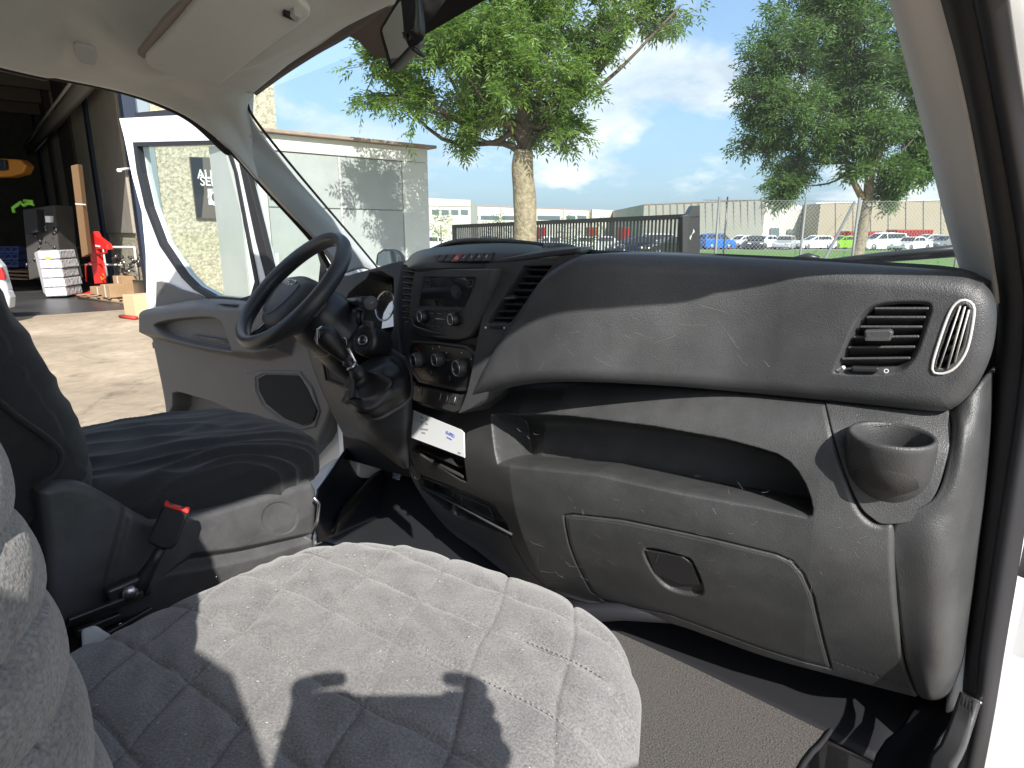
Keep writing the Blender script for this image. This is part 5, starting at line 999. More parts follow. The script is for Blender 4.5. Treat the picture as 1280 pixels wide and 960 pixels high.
MB().tube([fp(163, 211, .2), fp(158, 211, .0), fp(150, 212, -.1)], .03, 8).build('lamp_arm', M['clipm'], lampx); MB().bar(fp(152, 213, -.1), fp(146, 213, -.1), .12, .08).build('lamp_head', M['mark'], lampx, bevel=.02)
# ---- grey glazed shed in front
A1 = P(537, 182, H=10.8); A0 = P(340, 160, H=9.14); sd_ = nrm((A1-A0)*[1, 1, 0]); sn_ = nrm((sd_[1], -sd_[0], 0)); zr = 1.35
if sn_.dot(-A1) < 0: sn_ = -sn_
shed = thing('shed', 'low white framed shed with grey panels and a flat roof', 'shed', (A1[0], A1[1], GROUND))
FSh = Fr((A1[0], A1[1], 0), sn_)
def sh_a(px): return FSh.hit(px, 250)[0]
aR, aL = sh_a(536), sh_a(302)
def pxof(p): p = np.array(p, float); d = p.dot(HX)*cos(TH)-p[2]*sin(TH); return 640+F*p.dot(RX)/d
sdep = next(t for t in np.arange(.2, 12, .05) if pxof(FSh.pt(sh_a(302), -.3, -t)) < 275)
if FSh.u.dot(sd_) < 0: pass
sgn = 1 if aR > aL else -1
def shbox(a0, a1, z0, z1, c0, c1, name, m, **k):
    q = [(a0, z0), (a1, z0), (a1, z1), (a0, z1)]; return prism(name, q, FSh, c0, c1, m, shed, raw=True, **k)
M['shedwhite'] = mat('shed_white', (.64, .66, .63), .7, var=.05, vscale=2, bump=.15, bscale=40); M['shedgrey'] = mat('shed_panel', (.37, .395, .39), .30, var=.06, vscale=3)
z1 = 1.30
shbox(aL, aR, GROUND, z1, -sdep, -.06, 'shed_body', M['shedwhite'])
c505, c427, c345, c312 = sh_a(505), sh_a(427), sh_a(335), sh_a(312)
shbox(c505, aR, GROUND, z1-.22, -.055, .0, 'corner_post', M['shedwhite'], bevel=.01)
shbox(aL, c345, GROUND, z1-.22, -.055, .0, 'end_post', M['shedwhite'], bevel=.01)
shbox(aL, aR, z1-.215, z1, -.055, .004, 'top_band', M['shedwhite'], bevel=.01)
zj = FSh.hit(466, 262)[1]
for (a, b) in ((c345, c427), (c427, c505)):
    for (za, zb) in ((GROUND, zj-.008), (zj+.008, z1-.23)):
        shbox(a+.015, b-.015, za, zb, -.05, -.02, 'panel', M['shedgrey'], bevel=.004)
shbox(c427-.013, c427+.013, GROUND, z1-.23, -.05, -.008, 'joint_strip', M['clipm'])
for (za, zb) in ((.45, .75), (-.6, -.3)): shbox(c345+.03, c345+.08, za, zb, -.02, .02, 'hinge', M['clipm'], bevel=.006)
for c in (-2.6,): pass
shbox(aL-.1, aR+.12, z1+.003, z1+.05, -sdep-.1, .10, 'roof_slab', mat('rust_flashing', (.30, .23, .18), .7, var=.2, vscale=5), bevel=.008)
# ---- sliding gate with gate post
GL = P(568, 293, H=20); GR = P(858, 293, H=13.6)
gate = thing('sliding_gate', 'black metal sliding gate with upright bars across the yard entrance', 'gate', (GL[0], GL[1], GROUND))
tL, tR = P(568, 283, H=20)[2], P(858, 270.5, H=13.6)[2]; blackp = mat('black_gate_paint', (.025, .027, .028), .45)
def gp(t, z): return np.array([GL[0]*(1-t)+GR[0]*t, GL[1]*(1-t)+GR[1]*t, z])
MB().bar(gp(0, tL), gp(1, tR), .06, .10).build('top_rail', blackp, gate, smooth=False); MB().bar(gp(0, GROUND+.15), gp(1, GROUND+.15), .06, .12).build('bottom_rail', blackp, gate, smooth=False)
MB().bar(gp(0, GROUND), gp(0, tL+.05), .10, .10).build('end_post', blackp, gate, smooth=False)
NB = 84
for k in range(1, NB):
    t = k/NB; z = tL*(1-t)+tR*t; MB().bar(gp(t, GROUND+.2), gp(t, z-.04), .036, .036).build('bar', blackp, gate, smooth=False)
gpost = thing('gate_post', 'thick black steel post with scratched white mark at the gate end', 'post', P(868, 293, H=13.3)*[1, 1, 0]+np.array([0, 0, GROUND]))
FGp = Fr(P(868, 290, H=13.4), -HX)
prism('post_body', [(853, 270), (860, 268), (863, 262), (866, 257), (875, 256), (875, 340), (853, 340)], FGp, -.3, .0, blackp, gpost, bevel=.01)
mk('post_scratch', [FGp.pt(*FGp.hit(x, y, .004), .004) for x, y in ((867, 286), (868.3, 290), (865, 293), (863, 300), (862, 297), (866, 291))], [(0, 1, 5), (1, 2, 5), (2, 3, 4), (2, 4, 5)], M['mark'], gpost, smooth=False)
# ---- chain link fence
fenH = 13.0
fen = thing('chain_link_fence', 'galvanised chain link fence on thin posts beyond the gate post', 'fence', P(900, 293, H=fenH)*[1, 1, 0]+np.array([0, 0, GROUND]))
fz = P(1000, 250, H=fenH)[2]; galv = mat('galvanised_wire', (.20, .21, .21), .6, metal=.3)
fL, fR = P(876, 293, H=fenH), P(1400, 293, H=fenH+1.5)
def fpnt(t, z): return np.array([fL[0]*(1-t)+fR[0]*t, fL[1]*(1-t)+fR[1]*t, z])
Lf = float(np.linalg.norm((fR-fL)[:2])); mesh_z0 = GROUND+.05; Hh = fz-mesh_z0; V = []; Fs = []
step = .085
def wire(a, b, w=.0016):
    k = len(V); d = nrm(b-a); s = nrm(np.cross(d, HX))*w
    V.extend([a-s, a+s, b+s, b-s]); Fs.append((k, k+1, k+2, k+3))
z_lo = -.75
nW = int((Lf+Hh)/step)
for sdir in (1, -1):
    for k in range(nW+1):
        x0 = -Hh+k*step
        for (xa, za, xb, zb) in ((x0, mesh_z0, x0+Hh, fz),):
            if sdir < 0: za, zb = zb, za
            ta, tb = max(xa, 0), min(xb, Lf)
            if tb <= ta: continue
            z_a = za+(zb-za)*(ta-xa)/(xb-xa); z_b = za+(zb-za)*(tb-xa)/(xb-xa)
            wire(fpnt(ta/Lf, z_a), fpnt(tb/Lf, z_b), .0028)
mk('mesh_wire', V, Fs, galv, fen, smooth=False, kind='stuff')
for px, hh, w in ((896, 254, .05), (1003, 252, .05), (1069, 252, .055), (1200, 250, .05)):
    t = (px-876)/(1400-876); r = ray(px, 293); 
    p = P(px, 293, H=fenH+.75*t); MB().tube([(p[0], p[1], GROUND), (p[0], p[1], fz+.06)], w/2, 8).build('fence_post', galv, fen)
MB().tube([fpnt(0, fz), fpnt(1, fz)], .006, 6).build('top_wire', galv, fen)
p0, p1 = P(1068, 253, H=fenH+.2), P(1030, 326, H=fenH-.6); MB().tube([p0, p1+(p1-p0)*1.6], .028, 8).build('brace', galv, fen)
pole = thing('thin_pole', 'thin dark pole standing before the grey warehouse wall', 'pole', P(909, 293, H=40)*[1, 1, 0]+np.array([0, 0, GROUND]))
pp_ = P(909.5, 246, H=40); MB().tube([(pp_[0], pp_[1], GROUND), tuple(pp_)], .05, 8).build('pole_shaft', M['metal'], pole)
# ---- far buildings
def wallblock(name, x0, x1, ytop0, ytop1, h0, h1, m, depth, parent, zb=GROUND):
    a, b = P(x0, ytop0, H=h0), P(x1, ytop1, H=h1); d = HX*depth; z0 = zb
    V = [(a[0], a[1], z0), (b[0], b[1], z0), tuple(b), tuple(a)]; V += [tuple(np.array(v)+d) for v in V]
    return MB().add(V, [(0, 1, 2, 3), (5, 4, 7, 6), (4, 0, 3, 7), (1, 5, 6, 2), (3, 2, 6, 7), (4, 5, 1, 0)]).build(name, m, parent, smooth=False)
def onwall(x0, x1, yt0, yt1, yb0, yb1, h0, h1, X0, X1, H0, H1, name, m, parent, proud=.08):
    def hh(x): t = (x-X0)/(X1-X0); r0, r1 = P(X0, 293, H=H0), P(X1, 293, H=H1); r = ray(x, 293); d = r1-r0; nn = np.array([-d[1], d[0], 0]); s = r0.dot(nn)/r.dot(nn); return (r*s).dot(HX)-proud
    q = [P(x0, yt0, H=hh(x0)), P(x1, yt1, H=hh(x1)), P(x1, yb1, H=hh(x1)), P(x0, yb0, H=hh(x0))]; q += [v+HX*.06 for v in q]
    return MB().add(q, [(0, 1, 2, 3), (7, 6, 5, 4), (0, 4, 5, 1), (1, 5, 6, 2), (2, 6, 7, 3), (3, 7, 4, 0)]).build(name, m, parent, smooth=False)
M['fwhite'] = mat('pale_wall', (.52, .50, .46), .8, var=.06, vscale=.1); M['fgrey'] = mat('ribbed_wall', (.36, .35, .31), .8, var=.12, vscale=.15); M['fbrown'] = mat('brown_wall', (.36, .31, .23), .8, var=.10, vscale=.1)
M['fglass'] = mat('far_glass', (.12, .15, .17), .3); M['redtrim'] = mat('red_trim', (.36, .27, .25), .6)
def bthing(label, x, h): p = P(x, 293, H=h); return thing('warehouse', label, 'building', (p[0], p[1], GROUND))
b1 = bthing('pale two storey office block at the left end of the far row', 560, 85)
wallblock('wall', 520, 588, 247, 250, 85, 88, M['fwhite'], 30, b1)
for i in range(4): onwall(540+i*12, 549+i*12, 262, 262.5, 268, 268.5, 0, 0, 520, 588, 85, 88, 'window', M['fglass'], b1)
onwall(520, 588, 256, 257.5, 257, 258.5, 0, 0, 520, 588, 85, 88, 'joint_line', M['fgrey'], b1)
b2 = bthing('long pale factory hall with a band of dark windows', 700, 130)
wallblock('wall', 588, 740, 257, 262.5, 105, 125, M['fwhite'], 40, b2); wallblock('wall', 740, 806, 261.5, 265, 124, 135, M['fwhite'], 40, b2)
onwall(588, 740, 256.3, 261.8, 257.3, 262.8, 0, 0, 588, 740, 105, 125, 'roof_edge', M['redtrim'], b2)
for (a, b) in ((589, 598), (601, 624), (628, 645), (672, 700), (708, 719), (722, 733), (741, 760)):
    onwall(a, b, 269.5, 270, 274.5, 275, 0, 0, 588, 740, 105, 125, 'window', M['fglass'], b2)
for x in (626, 666, 704, 737): onwall(x-.4, x+.4, 257+(x-588)*.036, 257+(x-588)*.036, 300, 300, 0, 0, 588, 740, 105, 125, 'wall_joint', M['redtrim'], b2)
b3 = bthing('grey ribbed concrete warehouse behind the gate post', 880, 95)
wallblock('wall', 805, 957, 255.5, 249, 98, 90, M['fgrey'], 40, b3); wallblock('wall', 957, 1003, 250.5, 257, 90, 93, M['fwhite'], 30, b3); wallblock('wall', 1003, 1030, 268, 268, 93, 95, M['fbrown'], 20, b3)
for k in range(17):
    x = 812+k*8.8; onwall(x-.45, x+.45, 256-(x-805)*.043, 256-(x-805)*.043, 306, 306, 0, 0, 805, 957, 98, 90, 'wall_rib', mat('rib', (.28, .27, .25), .8) if k == 0 else bpy.data.materials['rib'], b3, proud=.15)
onwall(805, 957, 254.8, 248.3, 256, 249.6, 0, 0, 805, 957, 98, 90, 'roof_edge', M['redtrim'], b3)
for (a, b, c, d) in ((963, 974, 285, 300), (984, 992, 287, 292)): onwall(a, b, c, c, d, d, 0, 0, 957, 1003, 90, 93, 'door', M['fglass'], b3)
b4 = bthing('brownish warehouse with sloping side at the right of the far row', 1100, 88)
wallblock('wall', 1026, 1300, 254, 246, 88, 88, M['fbrown'], 40, b4)
for k in range(12):
    x = 1045+k*22; onwall(x-.4, x+.4, 253.5-(x-1026)*.03, 253.5-(x-1026)*.03, 306, 306, 0, 0, 1026, 1300, 88, 88, 'wall_rib', bpy.data.materials['rib'], b4, proud=.12)
onwall(1020, 1300, 253.3, 245.3, 254.8, 246.8, 0, 0, 1026, 1300, 88, 88, 'roof_edge', mat('white_roof', (.6, .6, .58), .5), b4)
def container(x0, x1, y0, y1, h, label):
    a = P(x0, y0, H=h); b = P(x1, y0, H=h); c = thing('shipping_container', label, 'container', (a[0], a[1], GROUND), group=None)
    zt_ = a[2]; rd = M['cred']
    MB().add([(a[0], a[1], GROUND), (b[0], b[1], GROUND), (b[0], b[1], zt_), (a[0], a[1], zt_)]+[tuple(np.array(v)+HX*2.4) for v in ((a[0], a[1], GROUND), (b[0], b[1], GROUND), (b[0], b[1], zt_), (a[0], a[1], zt_))], [(0, 1, 2, 3), (5, 4, 7, 6), (4, 0, 3, 7), (1, 5, 6, 2), (3, 2, 6, 7), (4, 5, 1, 0)]).build('body', rd, c, smooth=False)
    nrib = max(4, int((x1-x0)/3.2)); rb = MB()
    for k in range(nrib):
        p = a+(b-a)*(k+.5)/nrib-HX*.05; rb.bar((p[0], p[1], GROUND+.1), (p[0], p[1], zt_-.08), .22, .12)
    rb.build('corrugation', rd, c, smooth=False, kind='stuff')
M['cred'] = mat('container_red', (.42, .035, .025), .55, var=.15, vscale=.8)
container(1122, 1167, 287, 306, 80, 'red shipping container, rightmost of three, behind the white hatchbacks')
container(1062, 1103, 289, 306, 78, 'red shipping container directly behind the tree trunk')
container(1020, 1060, 295, 306, 79, 'low red container left of the tree trunk')
container(672, 681, 284, 300, 60, 'small red skip behind the left part of the gate'); container(736, 746, 284, 300, 60, 'small red skip behind the middle of the gate'); container(778, 787, 284, 300, 60, 'small red skip behind the right part of the gate')
# ---- parked cars
M['tyre'] = mat('tyre', (.02, .02, .02), .8); M['cglass'] = mat('car_glass', (.03, .035, .04), .08); M['lampm'] = mat('lamp_glass', (.7, .7, .7), .2); M['tail'] = mat('tail_lamp', (.4, .02, .02), .3)
PAINT = {}
def paint(n, c): 
    if n not in PAINT: PAINT[n] = mat('paint_'+n, c, .22, coat=.7)
    return PAINT[n]
def car(px, py_bot, h, yaw, col, label, kind=0, L_=4.3, Ht=1.5, W_=1.75):
    """yaw: angle of the car's length against the line of sight's right axis; built at the origin, nose towards +x"""
    p = P(px, 293, H=h); c = thing('parked_car', label, 'car', (p[0], p[1], GROUND), 'cars parked in the far car park')
    LOC[c] = np.zeros(3); pm = paint(*col); hl = L_/2; s = Ht/1.5
    if kind == 0: low = [(-hl, .35), (-hl, .75), (-hl+.1, .98), (hl-1.25, .95), (hl-.25, .72), (hl, .55), (hl, .28), (hl-.3, .2), (-hl+.2, .2)]; top = [(-hl+.15, .96), (-hl+.6, 1.36), (-.5, 1.45), (.05, 1.41), (hl-1.15, .94)]
    elif kind == 1: low = [(-hl, .35), (-hl, .80), (-hl+.1, .92), (hl-1.25, .90), (hl-.25, .70), (hl, .52), (hl, .28), (hl-.3, .2), (-hl+.2, .2)]; top = [(-hl+.75, .92), (-hl+1.25, 1.36), (-.3, 1.44), (.35, 1.40), (hl-1.2, .90)]
    else: low = [(-hl, .35), (-hl, .95), (-hl+.05, 1.1), (hl-1.0, 1.05), (hl-.2, .88), (hl, .6), (hl, .28), (hl-.3, .2), (-hl+.2, .2)]; top = [(-hl+.08, 1.08), (-hl+.25, 1.58), (-.5, 1.68), (.5, 1.64), (hl-.95, 1.05)]
    low = [(x, z*s) for x, z in low]; top = [(x, z*s) for x, z in top]; hw = W_/2
    def loft(prof, ws):
        V = []; n = len(prof)
        for y in ws[0]:
            V += [(x*(y[1]), y[0]*(1 if z < .98*s else 1-(z-.98*s)*.30), z) for x, z in prof]
        m = len(ws[0]); Fs = [(i*n+k, i*n+(k+1) % n, (i+1)*n+(k+1) % n, (i+1)*n+k) for i in range(m-1) for k in range(n)]+[tuple(range(n)), tuple((m-1)*n+k for k in range(n))[::-1]]
        return V, Fs
    V, Fs = loft(low, ([(-hw, .96), (-hw*.93, 1), (0, 1.01), (hw*.93, 1), (hw, .96)],)); LOC[c] = np.zeros(3)
    mk('body', V, Fs, pm, c, smooth=False, bevel=.05)
    V, Fs = loft(top, ([(-hw*.90, 1), (0, 1.0), (hw*.90, 1)],)); roof = mk('roof', V, Fs, pm, c, smooth=False, bevel=.04)
    # side and end windows stand 4 mm proud of the cabin
    for sy in (-1, 1):
        x0, x1 = top[1][0]+.06, top[3][0]; z0, z1_ = 1.0*s*(1.1 if kind == 2 else 1), top[2][1]-.10
        for (xa, xb, xc, xd) in ((x0-.15, -.05, -.05, x0+.05), (.02, x1+.55*s, x1-.02, .02)):
            q = [(xa, z0), (xb, z0), (xc, z1_), (xd, z1_)]; yy = lambda z: sy*(hw*.90*(1-(max(z, .98*s)-.98*s)*.30)+.006)
            mk('side_window', [(x, yy(z), z) for x, z in q]+[(x, yy(z)-sy*.03, z) for x, z in q], [(0, 1, 2, 3), (7, 6, 5, 4), (0, 4, 5, 1), (1, 5, 6, 2), (2, 6, 7, 3), (3, 7, 4, 0)], M['cglass'], c, smooth=False)
        for lx in (hl-1.0+.15, -hl+.85):
            MB().lathe((lx, sy*(hw-.20), .32), (0, sy, 0), [(.315, 0), (.325, .05), (.325, .17), (.29, .205), (.2, .205)], 18).build('wheel', M['tyre'], c)
            MB().lathe((lx, sy*(hw-.20), .32), (0, sy, 0), [(.20, .206), (.19, .211), (.05, .216)], 12).build('hubcap', M['silver'], c)
        MB().box((hl-.10, sy*hw*.70, .64*s), (.24, .36, .13)).build('headlight', M['lampm'], c, bevel=.03); MB().box((-hl+.06, sy*hw*.78, .84*s), (.14, .26, .16)).build('tail_light', M['tail'], c, bevel=.02)
    for (i0, i1, nm) in ((3, 4, 'windscreen'), (1, 0, 'rear_window')):
        (xa, za), (xb, zb) = top[i0], top[i1]; e = .015 if i0 == 3 else -.015; t0, t1 = .10, .88
        A_, B_ = (xa+(xb-xa)*t0+e, za+(zb-za)*t0+.012), (xa+(xb-xa)*t1+e, za+(zb-za)*t1+.012); w0, w1 = hw*.90*.86*.93, hw*.90*.95
        mk(nm, [(A_[0], -w0, A_[1]), (A_[0], w0, A_[1]), (B_[0], w1, B_[1]), (B_[0], -w1, B_[1])]+[(A_[0]-e*2, -w0, A_[1]-.02), (A_[0]-e*2, w0, A_[1]-.02), (B_[0]-e*2, w1, B_[1]-.02), (B_[0]-e*2, -w1, B_[1]-.02)], [(0, 1, 2, 3), (7, 6, 5, 4), (0, 4, 5, 1), (1, 5, 6, 2), (2, 6, 7, 3), (3, 7, 4, 0)], M['cglass'], c, smooth=False)
    c.rotation_euler = (0, 0, PS+radians(yaw))
    return c
WH, GY, SV, BL, NV, GN, BK, RD = ('white', (.72, .74, .76)), ('grey', (.18, .19, .20)), ('silver', (.42, .44, .46)), ('blue', (.01, .12, .45)), ('navy', (.012, .018, .05)), ('green', (.22, .45, .03)), ('black', (.02, .022, .025)), ('dark_red', (.12, .02, .03))
car(897, 0, 70, 12, BL, 'bright blue hatchback parked beside the chain link fence post', 2, 3.7)
car(927, 0, 73, 200, WH, 'white hatchback parked between the blue and the dark grey car', 0, 3.9)
car(945, 0, 70, 250, BK, 'dark grey car turned nose on, left of the white hatchback pair', 0, 4.0, 1.5)
car(961, 0, 74, 20, WH, 'white saloon half hidden behind the dark grey car', 1, 4.0)
car(983, 0, 70, 235, SV, 'silver white saloon seen nose on left of the thin fence post', 1, 4.4, 1.5)
car(1019, 0, 71, 185, WH, 'white estate car parked side on left of the green car', 0, 4.2)
car(1053, 0, 72, 188, GN, 'lime green hatchback parked left of the tree trunk', 0, 3.8, 1.45)
car(1104, 0, 67, 186, WH, 'large white off road car right of the tree trunk', 2, 4.6, 1.55)
car(1141, 0, 66, 205, WH, 'white saloon behind the wiper in front of the red container', 1, 4.3, 1.42)
car(1160, 0, 74, 190, SV, 'silver estate car parked behind the white saloon at right', 0, 4.5, 1.6)
car(1184, 0, 68, 200, GY, 'grey car cut off by the windscreen pillar at right', 0, 4.2)
car(882, 0, 74, 10, RD, 'dark red car just right of the gate post', 0, 3.9)
car(548, 0, 60, 5, WH, 'white hatchback left of the gate beside the shed corner', 0, 4.0)
car(790, 0, 52, 200, NV, 'navy blue car parked behind the gate bars, left one of the dark pair', 0, 4.0)
car(836, 0, 50, 195, BK, 'black car parked behind the gate bars close to the gate post', 0, 4.2)
car(815, 0, 60, 190, SV, 'silver car between the two dark cars behind the gate', 2, 4.2)
car(720, 0, 58, 185, WH, 'white car behind the middle of the gate', 0, 4.2); car(752, 0, 59, 188, SV, 'silver saloon behind the gate right of the white car', 1, 4.3)
car(685, 0, 58, 186, WH, 'white saloon behind the gate right of the tree trunk', 1, 4.3); car(604, 0, 56, 186, BK, 'black hatchback behind the gate left of the tree trunk', 0, 4.0); car(632, 0, 57, 186, SV, 'silver hatchback behind the gate left of the tree trunk', 0, 4.0)
# ---- trees
def leafmat(name, c1, c2, tr):
    m = mat(name, c1, .42, col2=c2, vscale=2.2, spec=.5); N = m.node_tree.nodes; L = m.node_tree.links; b = N['Principled BSDF']; o = N['Material Output']
    g = N.new('ShaderNodeNewGeometry'); hs = N.new('ShaderNodeHueSaturation'); src = b.inputs['Base Color'].links[0].from_socket; L.new(src, hs.inputs['Color']); mr = N.new('ShaderNodeMapRange'); L.new(g.outputs['Random Per Island'], mr.inputs[0]); mr.inputs[3].default_value = .55; mr.inputs[4].default_value = 1.75; L.new(mr.outputs[0], hs.inputs['Value'])
    mr2 = N.new('ShaderNodeMapRange'); L.new(g.outputs['Random Per Island'], mr2.inputs[0]); mr2.inputs[3].default_value = .515; mr2.inputs[4].default_value = .475; L.new(mr2.outputs[0], hs.inputs['Hue']); L.new(hs.outputs[0], b.inputs['Base Color'])
    tl = N.new('ShaderNodeBsdfTranslucent'); tl.inputs[0].default_value = (*tr, 1); mx = N.new('ShaderNodeMixShader'); mx.inputs[0].default_value = .42; L.new(b.outputs[0], mx.inputs[1]); L.new(tl.outputs[0], mx.inputs[2]); L.new(mx.outputs[0], o.inputs[0]); return m
M['bark'] = mat('bark', (.16, .13, .09), .9, bump=1, bscale=28, col2=(.36, .31, .20), vscale=16, bdet=8)
M['twig'] = mat('twig_bark', (.10, .08, .055), .9)
def leaves_mesh(name, bases, dirs, up, size, nl, m, parent, seed, width=.30, flat=.5):
    """compound leaves: pairs of pointed leaflets along a drooping stalk; every leaflet a folded blade of its own"""
    r = np.random.default_rng(seed); n = len(bases); B = np.array(bases); nz = lambda a: a/(np.linalg.norm(a, axis=1)[:, None]+1e-9)
    D = nz(np.array(dirs)+r.normal(0, .25, (n, 3))); SD = nz(np.cross(D, nz(np.array([0, 0, 1.])+r.normal(0, .35, (n, 3))))); NN = np.cross(SD, D); Ls = (size*r.uniform(.75, 1.25, n))[:, None]; VV = []
    for j in range(nl):
        t = (j//2+1)/((nl+1)//2); s = 0 if j == nl-1 and nl % 2 else (1 if j % 2 else -1)
        o = B+D*Ls*1.7*t+np.array([0, 0, -.35*t*t])*Ls; ld = nz(D*(1 if s == 0 else .55)+SD*s*.95+r.normal(0, .16, (n, 3))+np.array([0, 0, -.25])); ls = Ls*(1-.25*abs(t-.5))*r.uniform(.8, 1.1, (n, 1)); lw = nz(np.cross(ld, NN+r.normal(0, .25, (n, 3))))*ls*width; fo = np.cross(lw, ld)*.25
        VV.append(np.stack([o, o+ld*ls*.45+lw*.5+fo, o+ld*ls, o+ld*ls*.45-lw*.5+fo, o+ld*ls*.5], 1))
    V = np.concatenate(VV).reshape(-1, 3); k = np.arange(len(V)//5)[:, None]*5; Fs = np.concatenate([k+np.array([0, 1, 2, 4]), k+np.array([0, 4, 2, 3])]).tolist()
    return mk(name, V, Fs, m, parent, smooth=False)
def tree(label, base, trunk, rt, clumps, size, per, nl, mleaf, seed, fork, tip=.75):
    t = thing('ash_tree', label, 'tree', (base[0], base[1], GROUND)); r = np.random.default_rng(seed)
    tr_ = catmull(trunk, 8); rr = np.interp(np.linspace(0, 1, len(tr_)), [0, .2, .8, 1], [rt*1.35, rt*1.05, rt*.9, rt*.75] if tip > .7 else [rt*1.3, rt, rt*.7, rt*tip]); mb = MB(); mb.tube(tr_, rr, 20)
    V = np.array(mb.V)
    for i in range(len(V)): V[i] += nrm(V[i]-tr_[min(i//20, len(tr_)-1)]+1e-6)*rt*.10*mnoise.noise((V[i][0]*5, V[i][1]*5, V[i][2]*3))
    mb.V = [tuple(v) for v in V]; mb.build('trunk', M['bark'], t)
    br = MB(); bases = []; dirs = []
    for (c, R, dens) in clumps:
        c = np.array(c); f = fork+np.array([0, 0, r.uniform(-.1, .5)]); mid = (f*.5+c*.5)+np.array([0, 0, -.10*np.linalg.norm(c-f)])+r.normal(0, .08, 3)
        path = catmull([f, f*.75+mid*.25+np.array([0, 0, .1]), mid, c], 4); br.tube(path, np.linspace(rt*.36, rt*.07, len(path)), 7)
        ns = max(6, int(dens*18))
        for s in range(ns):
            d = nrm(r.normal(0, 1, 3)+np.array([0, 0, .15])+nrm(c-fork)*.55); e = c+d*R*r.uniform(.55, 1.05); st0 = c*.7+mid*.3+d*R*.05; tw = catmull([st0, (st0+e)/2+r.normal(0, R*.10, 3)+np.array([0, 0, .05*R]), e+np.array([0, 0, -.12*R])], 4); br.tube(tw, np.linspace(rt*.06, rt*.018, len(tw)), 4)
            m_ = int(per*dens/ns*r.uniform(.7, 1.3))
            for q in range(m_):
                u = r.uniform(.25, 1.05); k = min(len(tw)-1, int(u*(len(tw)-1))); bases.append(tw[k]+r.normal(0, R*.075, 3)); dirs.append(nrm(d*.8+r.normal(0, .7, 3)+np.array([0, 0, -.15])))
    br.build('limb', M['twig'], t)
    leaves_mesh('crown', bases, dirs, None, size, nl, mleaf, t, seed+1); return t
def C(px, py, h): return P(px, py, H=h)
M['leaf1'] = leafmat('ash_leaf', (.045, .105, .020), (.13, .22, .04), (.30, .46, .08)); M['leaf2'] = leafmat('dark_ash_leaf', (.034, .085, .026), (.10, .18, .05), (.22, .36, .09))
h1 = 8.6; fk = C(655, 190, h1); tb = C(655, 293, h1)
cl1 = [(C(x, y, h1+dh), R, d) for x, y, dh, R, d in [(475, 95, .2, .5, .7), (520, 130, -.2, .5, .7), (560, 60, -.4, .75, 1.3), (530, 30, .5, .6, 1), (600, 120, .3, .65, 1.2), (640, 60, -.5, .8, 1.5), (585, 165, -.1, .38, .6), (620, -10, .2, .9, 1.6), (690, 40, .3, .75, 1.3), (700, 110, -.2, .6, 1.0), (655, 150, .5, .45, .6), (690, 165, .1, .38, .5), (740, 80, .2, .5, .8), (770, 20, .0, .55, .8), (700, -60, 0, 1.0, 1.4), (820, 0, .3, .40, .45), (560, -70, 0, 1.0, 1.3), (470, 60, -.3, .4, .5), (840, -50, .2, .6, .6), (640, -150, .2, 1.1, 1.2), (740, -150, .5, .9, .9), (540, -170, .2, .9, .9), (718, 170, .2, .25, .25), (850, 8, .1, .25, .25), (610, 60, .9, .8, 1), (660, 100, -.9, .6, .9)]]
tree('broad ash tree with pale flaking trunk standing behind the gate centre', tb, [(tb[0], tb[1], GROUND), (tb[0]+.02, tb[1], GROUND+.9), C(656, 262, h1), C(653, 215, h1), C(655, 188, h1)], .155, cl1, .090, 430, 7, M['leaf1'], 3, fk)
h2 = 16.0; fk2 = C(1086, 215, h2); tb2 = C(1070, 318, h2)
cl2 = [(C(x, y, h2+dh), R, d) for x, y, dh, R, d in [(1060, 40, 0, 1.5, 2.2), (990, 60, -.4, 1.0, 1.4), (950, 90, .3, .7, 1.0), (945, 165, .0, .7, 1.0), (1000, 140, -.6, 1.0, 1.5), (1060, 130, .5, 1.2, 1.8), (1110, 100, -.3, 1.2, 1.8), (1130, 175, .2, .8, 1.1), (1000, 205, .2, .7, 1.0), (975, 232, -.1, .45, .6), (1145, 210, .3, .6, .8), (1110, 240, 0, .4, .6), (1010, 0, .2, 1.1, 1.5), (1080, -40, 0, 1.5, 1.8), (1160, 40, 0, 1.2, 1.4), (1180, 130, 0, 1.0, 1.1), (1150, 190, .2, .5, .5), (1045, 185, -.5, .6, .8), (1100, 165, -.9, .7, .9), (1075, 205, -.8, .45, .5), (1125, 215, -.4, .5, .6), (940, 120, -.3, .5, .6), (1060, -130, 0, 1.5, 1.4), (1060, 80, 1.4, 1.4, 1.5)]]
tree('dense dark green ash tree leaning right beyond the chain link fence', tb2, [(tb2[0]-.25, tb2[1]-.15, GROUND), C(1068, 330, h2), C(1076, 300, h2), C(1084, 255, h2), C(1087, 222, h2), C(1094, 190, h2), C(1100, 150, h2), C(1098, 90, h2)], .135, cl2, .13, 800, 5, M['leaf2'], 11, fk2, .25)
k2 = [o for o in bpy.data.objects if o.name.startswith('ash_tree') and o.get('label', '').startswith('dense')][0]
MB().tube([C(1078, 248, h2), C(1062, 218, h2), C(1052, 180, h2)], [.09, .07, .04], 8).build('limb', M['bark'], k2)
MB().lathe(C(1086, 256, h2-.16), -HX, [(.05, 0), (.045, .03), (.02, .035)], 14).build('knot', M['clipm'], k2)
